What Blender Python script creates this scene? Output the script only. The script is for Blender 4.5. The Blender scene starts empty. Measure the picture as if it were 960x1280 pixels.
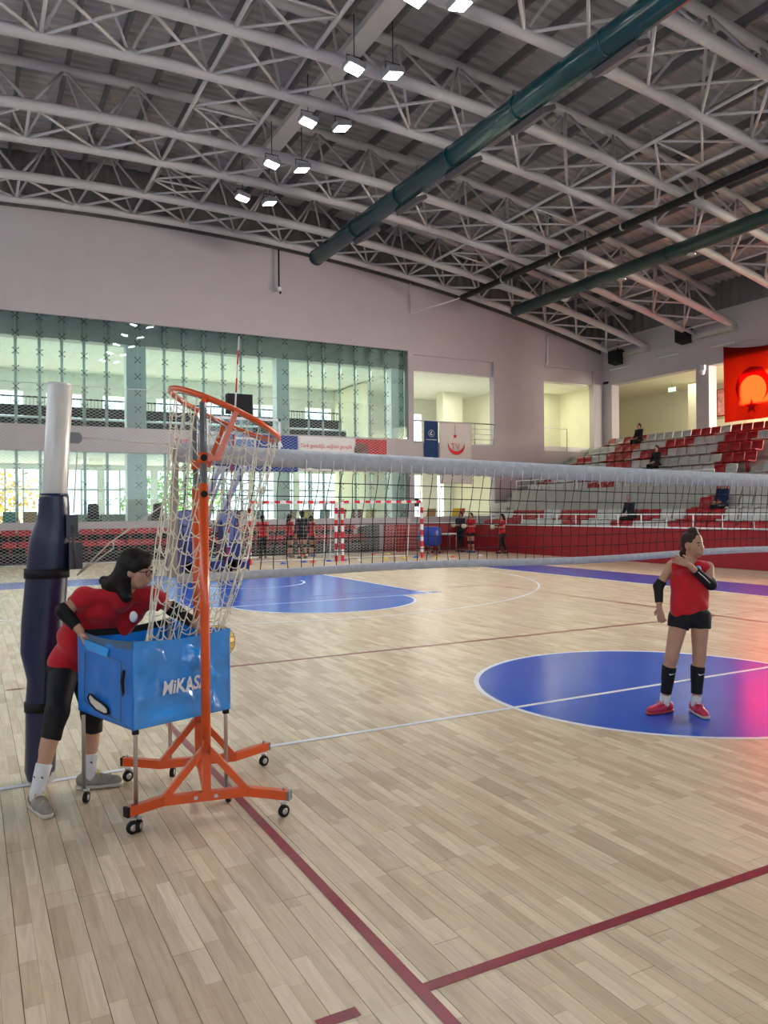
import bpy, bmesh, math, random
import numpy as np
from mathutils import Vector, Matrix

# ------------------------------------------------------------------ camera
SC = bpy.context.scene
COL = SC.collection
FPX, CAMH, PITCH, ROLL, YAW = 970.94, 1.70, -0.002027, -0.009093, 0.490055
CAM = Vector((-5.8683, -5.3477, CAMH))
def _lvl(d):
    c, s = math.cos(YAW), math.sin(YAW)
    return Vector((d[0]*c+d[1]*s, -d[0]*s+d[1]*c, d[2]))
def pixray(x, y):
    a, b = (x-480)/FPX, (640-y)/FPX
    cr, sr = math.cos(ROLL), math.sin(ROLL)
    a, b = a*cr-b*sr, a*sr+b*cr
    return _lvl((a, math.cos(PITCH)-b*math.sin(PITCH), math.sin(PITCH)+b*math.cos(PITCH)))
def at(x, y, ax, val):            # photo pixel met with a plane of the hall (0: u, 1: v, 2: height)
    d = pixray(x, y)
    return CAM + d*((val-CAM[ax])/d[ax])
def atd(x, y, dep):               # photo pixel at a camera depth in metres
    return CAM + pixray(x, y)*dep
cam_d = bpy.data.cameras.new('camera'); cam = bpy.data.objects.new('camera', cam_d); COL.objects.link(cam)
cam_d.sensor_fit = 'VERTICAL'; cam_d.sensor_height = 36; cam_d.lens = 36*FPX/1280
cam_d.clip_start = .05; cam_d.clip_end = 300
fw = pixray(480, 640); rt = (pixray(481, 640)-fw).normalized(); up = (pixray(480, 639)-fw).normalized()
M = Matrix.Identity(4)
for i in range(3):
    M[i][0], M[i][1], M[i][2], M[i][3] = rt[i], up[i], -fw.normalized()[i], CAM[i]
cam.matrix_world = M
SC.camera = cam

# ------------------------------------------------------------------ sky, sun, added area lights, exposure
SC.view_settings.view_transform = 'Standard'; SC.view_settings.look = 'None'
SC.view_settings.gamma = 1; SC.view_settings.use_curve_mapping = False
SC.view_settings.exposure = -0.75
w = bpy.data.worlds.new('sky'); SC.world = w; w.use_nodes = True
bg = w.node_tree.nodes['Background']; bg.inputs[0].default_value = (.80, .90, 1, 1); bg.inputs[1].default_value = 4.5

def area(name, loc, target, sx, sy, power, col=(1, 1, 1)):
    d = bpy.data.lights.new(name, 'AREA'); d.shape = 'RECTANGLE'; d.size = sx; d.size_y = sy; d.energy = power; d.color = col
    o = bpy.data.objects.new(name, d); COL.objects.link(o); o.location = loc
    o.rotation_euler = (Vector(target)-Vector(loc)).to_track_quat('-Z', 'Y').to_euler()
    return o
def sunlamp(dirv, strength, ang, col):
    d = bpy.data.lights.new('sun', 'SUN'); d.energy = strength; d.angle = ang; d.color = col
    o = bpy.data.objects.new('sun', d); COL.objects.link(o); o.location = (60, 5, 40)
    o.rotation_euler = Vector(dirv).to_track_quat('-Z', 'Y').to_euler()
SUN_DIR = Vector((-.99, -.02, -.125))
sunlamp(SUN_DIR, 480, .03, (1, .86, .66))
# unseen area lights added to brighten the hall: one key, two fills
area('side_key_light', (28.2, 0, 6.6), (0, -1, 2.0), 22, 3.0, 24000, (1, .90, .78))  # added warm key light; the gallery wall behind it has no window here
area('near_end_fill_light', (0, -24.6, 6.0), (0, 0, 3.0), 26, 6, 100, (.93, .96, 1))  # added weak fill from behind the camera
area('far_side_fill_light', (-15.8, 1, 7.2), (0, 3, 4.0), 34, 4, 450, (.90, .95, 1))  # added cool fill from the unseen left side

# ------------------------------------------------------------------ helpers
R = math.radians
rng = random.Random(7)
class MB:
    def __init__(s): s.v = []; s.f = []; s.sm = []
    def add(s, vs, fs, smooth=False):
        b = len(s.v); s.v += [tuple(v) for v in vs]
        for f in fs: s.f.append(tuple(b+i for i in f)); s.sm.append(smooth)
        return s
    def box(s, lo, hi):
        x0, y0, z0 = lo; x1, y1, z1 = hi
        return s.add([(x0,y0,z0),(x1,y0,z0),(x1,y1,z0),(x0,y1,z0),(x0,y0,z1),(x1,y0,z1),(x1,y1,z1),(x0,y1,z1)],
              [(0,3,2,1),(4,5,6,7),(0,1,5,4),(1,2,6,5),(2,3,7,6),(3,0,4,7)])
    def cbox(s, c, sz, mat=None):
        b = len(s.v); c = Vector(c); h = [q/2 for q in sz]
        vs = [Vector((sx*h[0], sy*h[1], sz_*h[2])) for sz_ in (-1,1) for sx, sy in ((-1,-1),(1,-1),(1,1),(-1,1))]
        if mat: vs = [mat @ v for v in vs]
        return s.add([v+c for v in vs], [(0,3,2,1),(4,5,6,7),(0,1,5,4),(1,2,6,5),(2,3,7,6),(3,0,4,7)])
    def beam(s, p0, p1, wd, ht, upv=(0,0,1)):
        p0, p1 = Vector(p0), Vector(p1); d = (p1-p0).normalized(); u = Vector(upv)
        sd = d.cross(u).normalized(); u = sd.cross(d)
        vs = [p+sd*a*wd/2+u*b*ht/2 for p in (p0, p1) for a, b in ((-1,-1),(1,-1),(1,1),(-1,1))]
        return s.add(vs, [(3,2,1,0),(4,5,6,7),(0,1,5,4),(1,2,6,5),(2,3,7,6),(3,0,4,7)])
    def path(s, pts, r, n=8, closed=False, cap=True, smooth=True):
        pts = [Vector(p) for p in pts]; m = len(pts); rs = r if isinstance(r, (list, tuple)) else [r]*m
        vs = []; prev = None
        for i, p in enumerate(pts):
            if closed: t = pts[(i+1) % m]-pts[i-1]
            else: t = pts[min(i+1, m-1)]-pts[max(i-1, 0)]
            t.normalize()
            if prev is None:
                a = Vector((0,0,1)) if abs(t.z) < .9 else Vector((1,0,0)); x = t.cross(a).normalized()
            else: x = (prev-t*prev.dot(t)).normalized()
            prev = x; y = t.cross(x)
            for k in range(n):
                g = 2*math.pi*k/n; vs.append(p+(x*math.cos(g)+y*math.sin(g))*rs[i])
        fs = []
        for i in range(m if closed else m-1):
            j = (i+1) % m
            for k in range(n):
                l = (k+1) % n; fs.append((i*n+k, i*n+l, j*n+l, j*n+k))
        s.add(vs, fs, smooth)
        if cap and not closed:
            b = len(s.v)-len(vs)
            s.f.append(tuple(b+k for k in reversed(range(n)))); s.sm.append(False)
            s.f.append(tuple(b+(m-1)*n+k for k in range(n))); s.sm.append(False)
        return s
    def tube(s, p0, p1, r, n=8, r1=None): return s.path([p0, p1], [r, r if r1 is None else r1], n)
    def lathe(s, prof, n=20, c=(0,0,0), mat=None):
        vs = []
        for r_, z in prof:
            for k in range(n):
                g = 2*math.pi*k/n; v = Vector((r_*math.cos(g), r_*math.sin(g), z))
                vs.append((mat @ v if mat else v)+Vector(c))
        fs = [(i*n+k, i*n+(k+1) % n, (i+1)*n+(k+1) % n, (i+1)*n+k) for i in range(len(prof)-1) for k in range(n)]
        s.add(vs, fs, True); b = len(s.v)-len(vs)
        s.f.append(tuple(b+k for k in reversed(range(n)))); s.sm.append(False)
        s.f.append(tuple(b+(len(prof)-1)*n+k for k in range(n))); s.sm.append(False)
        return s
    def prism(s, poly, o, ex, ey, d):     # polygon in the ex/ey plane, pushed along d
        o, ex, ey, d = Vector(o), Vector(ex), Vector(ey), Vector(d); n = len(poly)
        vs = [o+ex*a+ey*b for a, b in poly]; vs += [v+d for v in vs]
        return s.add(vs, [tuple(range(n))[::-1], tuple(range(n, 2*n))]+[(i, (i+1) % n, n+(i+1) % n, n+i) for i in range(n)])
    def grid(s, rows, smooth=True, closed=False):
        m, n = len(rows), len(rows[0]); vs = [p for r_ in rows for p in r_]
        fs = [(i*n+k, i*n+(k+1) % n, (i+1)*n+(k+1) % n, (i+1)*n+k) for i in range(m-1) for k in range(n if closed else n-1)]
        return s.add(vs, fs, smooth)
    def mesh(s, name):
        me = bpy.data.meshes.new(name); me.from_pydata(s.v, [], s.f); me.validate(); 
        if len(me.polygons) == len(s.sm): me.polygons.foreach_set('use_smooth', s.sm)
        me.update(); return me
    def build(s, name, mat, parent=None, **kw):
        return link(name, s.mesh(name), mat, parent, **kw)
def link(name, me, mat, parent=None, label=None, cat=None, group=None, kind=None):
    o = bpy.data.objects.new(name, me); COL.objects.link(o)
    if mat is not None and me is not None and not me.materials: me.materials.append(mat)
    if parent is not None: o.parent = parent
    return tag(o, label, cat, group, kind)
def tag(o, label=None, cat=None, group=None, kind=None):
    if label: o['label'] = label
    if cat: o['category'] = cat
    if group: o['group'] = group
    if kind: o['kind'] = kind
    return o
def thing(name, label, cat, loc=(0,0,0), rz=0, group=None):
    o = bpy.data.objects.new(name, None); COL.objects.link(o); o.location = loc; o.rotation_euler = (0,0,rz); o.empty_display_size = .1
    return tag(o, label, cat, group)
def dup(o, loc=None, rz=None, parent=None, label=None, group=None):
    c = o.copy(); COL.objects.link(c)
    if parent is not None: c.parent = parent
    if loc is not None: c.location = loc
    if rz is not None: c.rotation_euler = (0,0,rz)
    if label: c['label'] = label
    if group: c['group'] = group
    for ch in list(o.children): dup(ch, parent=c)
    return c

def mat(name, col, rough=.5, metal=0, noise=.06, scale=6, spec=.5, bump=0, trans=0, sheen=0, coat=0):
    m = bpy.data.materials.new(name); m.use_nodes = True; nt = m.node_tree; b = nt.nodes['Principled BSDF']
    b.inputs['Roughness'].default_value = rough; b.inputs['Metallic'].default_value = metal
    b.inputs['Specular IOR Level'].default_value = spec if rough < .55 else spec*.4
    if coat: b.inputs['Coat Weight'].default_value = coat
    if sheen: b.inputs['Sheen Weight'].default_value = sheen
    tc = nt.nodes.new('ShaderNodeTexCoord'); nz = nt.nodes.new('ShaderNodeTexNoise'); nz.inputs['Scale'].default_value = scale; nz.inputs['Detail'].default_value = 4
    nt.links.new(tc.outputs['Object'], nz.inputs['Vector'])
    rp = nt.nodes.new('ShaderNodeValToRGB'); rp.color_ramp.elements[0].position = .3; rp.color_ramp.elements[1].position = .7
    rp.color_ramp.elements[0].color = tuple(c*(1-noise) for c in col)+(1,)
    rp.color_ramp.elements[1].color = tuple(min(1, c*(1+noise)) for c in col)+(1,)
    nt.links.new(nz.outputs['Fac'], rp.inputs['Fac']); nt.links.new(rp.outputs['Color'], b.inputs['Base Color'])
    if bump:
        bp = nt.nodes.new('ShaderNodeBump'); bp.inputs['Strength'].default_value = bump; bp.inputs['Distance'].default_value = .01
        nt.links.new(nz.outputs['Fac'], bp.inputs['Height']); nt.links.new(bp.outputs['Normal'], b.inputs['Normal'])
    if trans:
        out = nt.nodes['Material Output']; t = nt.nodes.new('ShaderNodeBsdfTranslucent'); mx = nt.nodes.new('ShaderNodeMixShader')
        mx.inputs[0].default_value = trans; nt.links.new(rp.outputs['Color'], t.inputs['Color'])
        nt.links.new(b.outputs[0], mx.inputs[1]); nt.links.new(t.outputs[0], mx.inputs[2]); nt.links.new(mx.outputs[0], out.inputs[0])
    return m
def emit(name, col, st):
    m = bpy.data.materials.new(name); m.use_nodes = True; nt = m.node_tree; b = nt.nodes['Principled BSDF']
    b.inputs['Base Color'].default_value = (.8,.8,.8,1); b.inputs['Emission Color'].default_value = tuple(col)+(1,); b.inputs['Emission Strength'].default_value = st
    return m
def glass(name, tint, refl=.5):
    m = bpy.data.materials.new(name); m.use_nodes = True; nt = m.node_tree; nt.nodes.remove(nt.nodes['Principled BSDF'])
    out = nt.nodes['Material Output']; t = nt.nodes.new('ShaderNodeBsdfTransparent'); g = nt.nodes.new('ShaderNodeBsdfGlossy')
    t.inputs[0].default_value = tuple(tint)+(1,); g.inputs[0].default_value = (.9,1,.97,1); g.inputs['Roughness'].default_value = .02
    lw = nt.nodes.new('ShaderNodeFresnel'); lw.inputs[0].default_value = 1.45
    nz = nt.nodes.new('ShaderNodeTexNoise'); nz.inputs['Scale'].default_value = .6
    mu = nt.nodes.new('ShaderNodeMath'); mu.operation = 'MULTIPLY'; mu.inputs[1].default_value = refl*2
    bp = nt.nodes.new('ShaderNodeBump'); bp.inputs['Strength'].default_value = .04; nt.links.new(nz.outputs[0], bp.inputs['Height']); nt.links.new(bp.outputs[0], g.inputs['Normal'])
    mx = nt.nodes.new('ShaderNodeMixShader'); nt.links.new(lw.outputs[0], mu.inputs[0]); nt.links.new(mu.outputs[0], mx.inputs[0])
    nt.links.new(t.outputs[0], mx.inputs[1]); nt.links.new(g.outputs[0], mx.inputs[2]); nt.links.new(mx.outputs[0], out.inputs[0])
    return m
def text_obj(name, body, size, m, parent, o, ex, ey, depth=.002, shear=0, bold=0, sx=1):
    c = bpy.data.curves.new('t', 'FONT'); c.body = body; c.size = size; c.extrude = depth; c.shear = shear; c.offset = bold; c.resolution_u = 3
    t = bpy.data.objects.new('t', c); COL.objects.link(t)
    bpy.context.view_layer.update()
    me = bpy.data.meshes.new_from_object(t.evaluated_get(bpy.context.evaluated_depsgraph_get()))
    bpy.data.objects.remove(t); bpy.data.curves.remove(c)
    ex, ey = Vector(ex).normalized(), Vector(ey).normalized(); n = ex.cross(ey)
    mt = Matrix.Identity(4)
    for i in range(3): mt[i][0], mt[i][1], mt[i][2], mt[i][3] = ex[i]*sx, ey[i], n[i], o[i]
    me.transform(mt); me.materials.clear()
    return link(name, me, m, parent)

# ------------------------------------------------------------------ materials
M_WALL = mat('wall_paint', (.49,.45,.475), .8, noise=.03, scale=1.2)
M_CREAM = mat('cream_paint', (.78,.76,.60), .8, noise=.03, scale=1)
M_WHITE = mat('white_paint', (.80,.80,.80), .6, noise=.03)
M_STEEL = mat('truss_grey_paint', (.50,.485,.50), .45, noise=.05, scale=3)
M_PURLIN = mat('purlin_dark_steel', (.15,.145,.15), .6)
M_DECK = mat('roof_sheet', (.44,.43,.43), .5, noise=.08, scale=.8)
M_CLAD = mat('upper_cladding', (.18,.175,.175), .6, noise=.1, scale=1)
M_CONC = mat('terrace_concrete', (.46,.45,.40), .85, noise=.1, scale=3)
M_REDWALL = mat('red_barrier_paint', (.27,.004,.010), .5, noise=.06, scale=2)
M_RED = mat('red_seat_plastic', (.36,.006,.012), .4)
M_SEATW = mat('white_seat_plastic', (.52,.51,.48), .4)
M_BLACK = mat('black_metal', (.012,.012,.013), .6)
M_TEAL = mat('teal_duct_paint', (.002,.045,.058), .22, noise=.1, scale=3, bump=.1)
M_GREEN = mat('dark_green_duct', (.005,.035,.033), .4)
M_GRILLE = mat('duct_grille', (.09,.08,.09), .6)
M_CHROME = mat('brushed_steel', (.55,.55,.56), .3, metal=.9, noise=.04)
M_GLASS = glass('green_tinted_glass', (.87,.95,.935), .55)
M_CLEAR = glass('clear_glass', (.93,.98,.97), .4)
M_MULL = mat('mullion_grey', (.66,.70,.69), .4)
M_LINEW = mat('white_floor_paint', (.74,.76,.80), .3, noise=.06, scale=9)
M_LINER = mat('red_floor_tape', (.24,.012,.028), .3, noise=.25, scale=14)
M_BLUE = mat('blue_floor_paint', (.004,.085,.52), .2, noise=.10, scale=1.5, spec=.45)
M_NAVY = mat('purple_blue_floor_paint', (.022,.055,.36), .25, noise=.08, scale=2)

def wood(name, per_object):
    m = bpy.data.materials.new(name); m.use_nodes = True; nt = m.node_tree; N = nt.nodes; L = nt.links
    b = N['Principled BSDF']; geo = N.new('ShaderNodeNewGeometry'); sep = N.new('ShaderNodeSeparateXYZ'); L.new(geo.outputs['Position'], sep.inputs[0])
    cb = N.new('ShaderNodeCombineXYZ'); L.new(sep.outputs[1], cb.inputs[0]); L.new(sep.outputs[0], cb.inputs[1])
    br = N.new('ShaderNodeTexBrick'); L.new(cb.outputs[0], br.inputs['Vector'])
    br.inputs['Scale'].default_value = 1; br.inputs['Brick Width'].default_value = .43; br.inputs['Row Height'].default_value = .065
    br.inputs['Mortar Size'].default_value = .0007; br.inputs['Mortar Smooth'].default_value = 0; br.inputs['Bias'].default_value = 0
    br.offset = .37; br.offset_frequency = 3; br.squash = .7; br.squash_frequency = 4
    br.inputs['Color1'].default_value = (.54,.41,.275,1); br.inputs['Color2'].default_value = (.71,.575,.41,1); br.inputs['Mortar'].default_value = (.42,.30,.18,1)
    mp = N.new('ShaderNodeMapping'); mp.inputs['Scale'].default_value = (14, 1.3, 1); L.new(geo.outputs['Position'], mp.inputs[0])
    nz = N.new('ShaderNodeTexNoise'); nz.inputs['Scale'].default_value = 2.2; nz.inputs['Detail'].default_value = 6; nz.inputs['Distortion'].default_value = 1.2; L.new(mp.outputs[0], nz.inputs['Vector'])
    hs = N.new('ShaderNodeHueSaturation'); L.new(br.outputs['Color'], hs.inputs['Color'])
    mr = N.new('ShaderNodeMapRange'); mr.inputs[1].default_value = .25; mr.inputs[2].default_value = .75; mr.inputs[3].default_value = .86; mr.inputs[4].default_value = 1.14; L.new(nz.outputs['Fac'], mr.inputs[0])
    if per_object:
        oi = N.new('ShaderNodeObjectInfo'); src = oi.outputs['Random']
    else:
        an = N.new('ShaderNodeAttribute'); an.attribute_name = 'tone'; src = an.outputs['Fac']
    m2 = N.new('ShaderNodeMapRange'); m2.inputs[3].default_value = .93; m2.inputs[4].default_value = 1.07; L.new(src, m2.inputs[0])
    mu = N.new('ShaderNodeMath'); mu.operation = 'MULTIPLY'; L.new(mr.outputs[0], mu.inputs[0]); L.new(m2.outputs[0], mu.inputs[1])
    L.new(mu.outputs[0], hs.inputs['Value']); hs.inputs['Saturation'].default_value = 1.0; L.new(hs.outputs[0], b.inputs['Base Color'])
    b.inputs['Roughness'].default_value = .27; b.inputs['Specular IOR Level'].default_value = .5
    n2 = N.new('ShaderNodeTexNoise'); n2.inputs['Scale'].default_value = 5; L.new(geo.outputs['Position'], n2.inputs['Vector'])
    bp = N.new('ShaderNodeBump'); bp.inputs['Strength'].default_value = .05; bp.inputs['Distance'].default_value = .01; L.new(n2.outputs['Fac'], bp.inputs['Height']); L.new(bp.outputs[0], b.inputs['Normal'])
    return m
M_WOOD1 = wood('maple_board', True); M_WOODN = wood('maple_boards', False)
M_SLAB = mat('floor_slab', (.10,.07,.045), .6)

# ------------------------------------------------------------------ floor: slab, boards, markings
floor = MB().box((-16, -25, -.30), (13, 25.2, -.012)).build('floor', M_SLAB, kind='structure')
BW, BL = .13, 1.9
def projpx(p):
    d = Vector(p)-CAM; z = d.dot(fw.normalized())
    return (480+FPX*d.dot(rt)/z, 640-FPX*d.dot(up)/z, z) if z > .1 else (0, 0, -1)
boards = []
for i in range(-123, 100):
    off = rng.random()*BL
    for j in range(-6, 14):
        u0, v0 = i*BW, j*BL+off
        v1 = min(v0+BL, 24.9)
        if v1-v0 < .3 or u0+BW > 12.78: continue
        q = projpx((u0+BW/2, v0+BL/2, 0)); qa = projpx((u0, v0, 0)); qb = projpx((u0, v1, 0))
        vis = any(k[2] > .1 and -60 < k[0] < 1020 and k[1] < 1340 for k in (q, qa, qb))
        boards.append((-(1/q[2]**2 if vis and q[2] > .1 else 0), u0, v0, v1))
boards.sort()
g = .0013
pm = MB().box((g, g, -.012), (BW-g, BL-g, 0)).mesh('plank'); pm.materials.append(M_WOOD1)
mass = MB(); tones = []
nb = 0
for w_, u0, v0, v1 in boards:
    if nb < 300 and w_ < 0 and v1-v0 > BL-.01:
        o = bpy.data.objects.new('plank', pm); COL.objects.link(o); o.location = (u0, v0, 0); o.parent = floor; nb += 1
    else:
        b = len(mass.v); mass.add([(u0+g,v0+g,-.012),(u0+BW-g,v0+g,-.012),(u0+BW-g,v1-g,-.012),(u0+g,v1-g,-.012),(u0+g,v0+g,0),(u0+BW-g,v0+g,0),(u0+BW-g,v1-g,0),(u0+g,v1-g,0)],
             [(4,5,6,7),(0,1,5,4),(1,2,6,5),(2,3,7,6),(3,0,4,7)]); tones += [rng.random()]*5
me = mass.mesh('plank_field'); a_ = me.attributes.new('tone', 'FLOAT', 'FACE'); a_.data.foreach_set('value', tones)
link('plank_field', me, M_WOODN, floor, kind='stuff')

def flat(name, poly, z, m, h=.0006):
    return MB().prism(poly, (0,0,z), (1,0,0), (0,1,0), (0,0,h)).build(name, m, floor)
def rect(name, u0, v0, u1, v1, m, z=.0012): return flat(name, [(u0,v0),(u1,v0),(u1,v1),(u0,v1)], z, m)
def ring(name, cu, cv, r, m, a0=0, a1=360, wd=.05, z=.0012, n=72):
    mb = MB(); vs = []; fs = []
    for k in range(n+1):
        g_ = R(a0+(a1-a0)*k/n)
        for r_, zz in ((r-wd, z), (r, z), (r, z+.0006), (r-wd, z+.0006)): vs.append((cu+r_*math.cos(g_), cv+r_*math.sin(g_), zz))
    for k in range(n):
        for q in range(4): fs.append((k*4+q, k*4+(q+1) % 4, k*4+4+(q+1) % 4, k*4+4+q))
    return mb.add(vs, fs).build(name, m, floor)
def disc(cu, cv, r, a0=0, a1=360, n=72): return [(cu+r*math.cos(R(a0+(a1-a0)*k/n)), cv+r*math.sin(R(a0+(a1-a0)*k/n))) for k in range(n+(a1-a0 < 360))]
# blue paint: surround, centre circle, key
for a in ((-9.35,14.05,9.35,15.88),(-9.35,-15.88,9.35,-14.05),(7.55,-14.05,9.35,14.05),(-9.35,-14.05,-7.55,14.05)): rect('blue_border', *a, M_NAVY, .0004)
flat('blue_centre_circle', disc(0, 0, 1.77), .0004, M_BLUE)
for s in (1, -1):
    flat('blue_key', [(-2.45,14*s),(2.45,14*s),(2.45,8.2*s)]+[(u, s*v) for u, v in disc(0, 8.2, 1.8, 0, -180, 40)]+[(-2.45,8.2*s)], .0004, M_BLUE)
    rect('white_line', -7.5, 14*s-.025, 7.5, 14*s+.025, M_LINEW)
    rect('white_line', -7.5 if s > 0 else 7.45, -14, -7.45 if s > 0 else 7.5, 14, M_LINEW)
    for e in (-1, 1): rect('white_line', e*2.45-.025, min(8.2*s,14*s), e*2.45+.025, max(8.2*s,14*s), M_LINEW)
    rect('white_line', -2.45, 8.2*s-.025, 2.45, 8.2*s+.025, M_LINEW)
    ring('white_arc', 0, 8.2*s, 1.8, M_LINEW, 180 if s > 0 else 0, 360 if s > 0 else 180)
    ring('white_arc', 0, 12.425*s, 6.75, M_LINEW, 180+12.1 if s > 0 else 12.1, 360-12.1 if s > 0 else 180-12.1)
    ring('white_arc', 0, 12.425*s, 1.3, M_LINEW, 180 if s > 0 else 0, 360 if s > 0 else 180)
    for e in (-1, 1): rect('white_line', e*6.6-.025, min(10.97*s,14*s), e*6.6+.025, max(10.97*s,14*s), M_LINEW)
    rect('blue_lane_block', 2.5, 8.35*s-.1, 2.72, 8.35*s+.1, M_BLUE)
    # volleyball court in dark red tape
    rect('red_line', -4.5, s*9-.05*(s > 0), 4.5, s*9+.05*(s < 0), M_LINER, .0020)
    rect('red_line', -4.45, s*3-.05*(s > 0), 4.45, s*3+.05*(s < 0), M_LINER, .0020)
    rect('red_line', 4.45 if s > 0 else -4.5, -8.95, 4.5 if s > 0 else -4.45, 8.95, M_LINER, .0020)
    for e in (-1, 1):
        for k in range(5): rect('red_dash', e*(4.72+.35*k) if e > 0 else -(4.87+.35*k), s*3-.05*(s > 0), e*(4.87+.35*k) if e > 0 else -(4.72+.35*k), s*3+.05*(s < 0), M_LINER, .0020)
rect('white_line', -7.5, -.025, 7.5, .025, M_LINEW, .0028)
ring('white_ring', 0, 0, 1.8, M_LINEW)

# ------------------------------------------------------------------ end wall with glazed gallery
def ztop(u): return 12.66-.0055*u*u
VW = 25.0
wb = MB()
def wallpiece(u0, u1, z0, z1, v0=VW, v1=VW+.35):
    wb.box((u0, v0, z0), (u1, v1, z1))
def walltop(u0, u1, z0, n=8):
    us = [u0+(u1-u0)*k/n for k in range(n+1)]
    wb.prism([(us[0], z0), (us[-1], z0)]+[(u, ztop(u)) for u in reversed(us)], (0,VW,0), (1,0,0), (0,0,1), (0,.35,0))
wallpiece(-16, 11.62, 0, 1.38); wallpiece(-16, 11.62, 3.97, 4.9); walltop(-16, 11.62, 8.88, 16)
wb.prism([(11.62, 0), (11.9, 0), (11.9, ztop(11.9)), (11.62, ztop(11.62))], (0,VW,0), (1,0,0), (0,0,1), (0,.35,0))
wallpiece(11.9, 16.35, 0, 1.4); wallpiece(11.9, 16.35, 3.62, 4.76); walltop(11.9, 16.35, 8.75)
wallpiece(11.9, 16.35, 8.08, 8.75, VW+.12)
wb.prism([(16.35, 0), (19.4, 0), (19.4, ztop(19.4)), (16.35, ztop(16.35))], (0,VW,0), (1,0,0), (0,0,1), (0,.35,0))
wallpiece(19.4, 22.7, 0, 4.6); walltop(19.4, 22.7, 8.8); wallpiece(19.4, 22.7, 8.15, 8.8, VW+.12)
wb.prism([(22.7, 0), (23.6, 0), (23.6, ztop(23.6)), (22.7, ztop(22.7))], (0,VW,0), (1,0,0), (0,0,1), (0,.35,0))
wall_back = wb.build('wall_back', M_WALL, kind='structure')
# dark corrugated cladding between wall top and roof
cb_ = MB(); n = 320; us = [-16+39.6*k/n for k in range(n+1)]
rows = [[], []]
for k, u in enumerate(us):
    dv = .05*((k % 4) in (1, 2))
    rows[0].append((u, VW+.1+dv, ztop(u)-.05)); rows[1].append((u, VW+.1+dv, ztop(u)+2.35))
cb_.grid(rows, smooth=False).build('wall_cladding', M_CLAD, wall_back)

# columns behind the glass
for u0, u1 in ((-11.9,-11.2),(-6.3,-5.6),(-.55,.18),(5.5,6.05),(10.95,11.6)):
    MB().box((u0, VW+.38, 1.3), (u1, VW+.9, 8.9)).build('column', M_WHITE, kind='structure')
# glazing: panes between tube mullions, each mullion with its spider clamps
gz = thing('window_1', None, None); tag(gz, kind='structure')
mull = [-5.15+.77*k-6*.77 for k in range(0, 6)]+[-5.15,-4.38,-3.6,-2.85,-2.09,-1.3,-.18,.84,1.58,2.37,3.14,3.9,4.68,5.77,6.86,7.52,8.31,9.04,9.78,10.54,11.3]
spm = MB()
for a in (45, 135, 225, 315):
    e = Vector((math.cos(R(a))*.13, 0, math.sin(R(a))*.13))
    spm.tube((0,.04,0), e, .009, 5); spm.lathe([(.022,-.01),(.022,.01)], 8, e, Matrix.Rotation(R(90), 3, 'X'))
spm = spm.mesh('spider_clamp'); spm.materials.append(M_BLACK)
for k, u in enumerate(mull):
    oncol = any(a < u < b for a, b in ((-.55,.18),(5.5,6.05),(10.95,11.6)))
    for z0, z1 in ((1.38,3.97),(4.9,8.88)):
        if oncol: continue
        MB().tube((u, VW+.22, z0), (u, VW+.22, z1), .055, 8).build('mullion', M_MULL, gz)
    for z in (1.5,2.1,2.75,3.4,5.0,5.62,6.24,6.87,7.5,8.13,8.76):
        c = bpy.data.objects.new('spider_clamp', spm); COL.objects.link(c); c.location = (u, VW+.1, z); c.parent = gz
edges = [-16]+mull+[11.62]
for a, b in zip(edges, edges[1:]):
    for zs in ((1.38,2.15,2.95,3.97),(4.9,5.35,6.1,6.85,7.6,8.3,8.88)):
        # one pane per bay and storey; thin joints are modelled by the gap between panes
        MB().box((a+.006, VW+.075, zs[0]), (b-.006, VW+.087, zs[-1])).build('pane', M_GLASS, gz)

# rooms behind the end wall
def room(name, m, boxes, kind='structure'):
    mb = MB()
    for lo, hi in boxes: mb.box(lo, hi)
    return mb.build(name, m, kind=kind)
room('floor_gallery', M_WHITE, [((-16,25.35,4.55),(23.2,33,4.86)), ((-16,25.35,-.3),(23.2,33,.9))])
room('ceiling_gallery', mat('gallery_ceiling', (.78,.80,.70), .7), [((-16,25.9,8.2),(11.75,33,9.3)), ((11.75,25.35,8.05),(23.2,33,9.3)), ((-16,25.35,3.95),(23.2,33,4.1))])
room('wall_gallery_beam', mat('beam_grey', (.50,.48,.45), .7), [((-16,25.36,8.1),(11.6,25.9,9.3))])
# outer wall with window openings
ow = MB()
def outer(u0, u1, z0, z1, wins):   # wins: list of (a,b)
    zz0, zz1 = wins[0][2], wins[0][3]
    ow.box((u0,33,z0),(u1,33.3,zz0)); ow.box((u0,33,zz1),(u1,33.3,z1))
    prev = u0
    for a, b, _, _ in wins:
        ow.box((prev,33,zz0),(a,33.3,zz1)); prev = b
    ow.box((prev,33,zz0),(u1,33.3,zz1))
W1a, W1b, W2a, W2b = [at(x,520,1,33).x for x in (512,527,546,554)]
outer(-16, 23.2, .9, 4.1, [(-15+2.45*k, -15+2.45*k+2.2, 1.3, 3.7) for k in range(11)]+[(12.4,13.5,1.3,3.7),(W1a,W1b,1.3,3.7),(W2a,W2b,1.3,3.7)])
outer(-16, 23.2, 4.55, 8.4, [(-15+2.45*k, -15+2.45*k+1.5, 5.2, 7.2) for k in range(10)]+[(9.9,11.4,5.2,7.2),(W1a,W1b,5.2,7.2),(W2a,W2b,5.2,7.2)])
ow.build('wall_outer', mat('pale_gallery_paint', (.76,.78,.70), .8), kind='structure')
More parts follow.
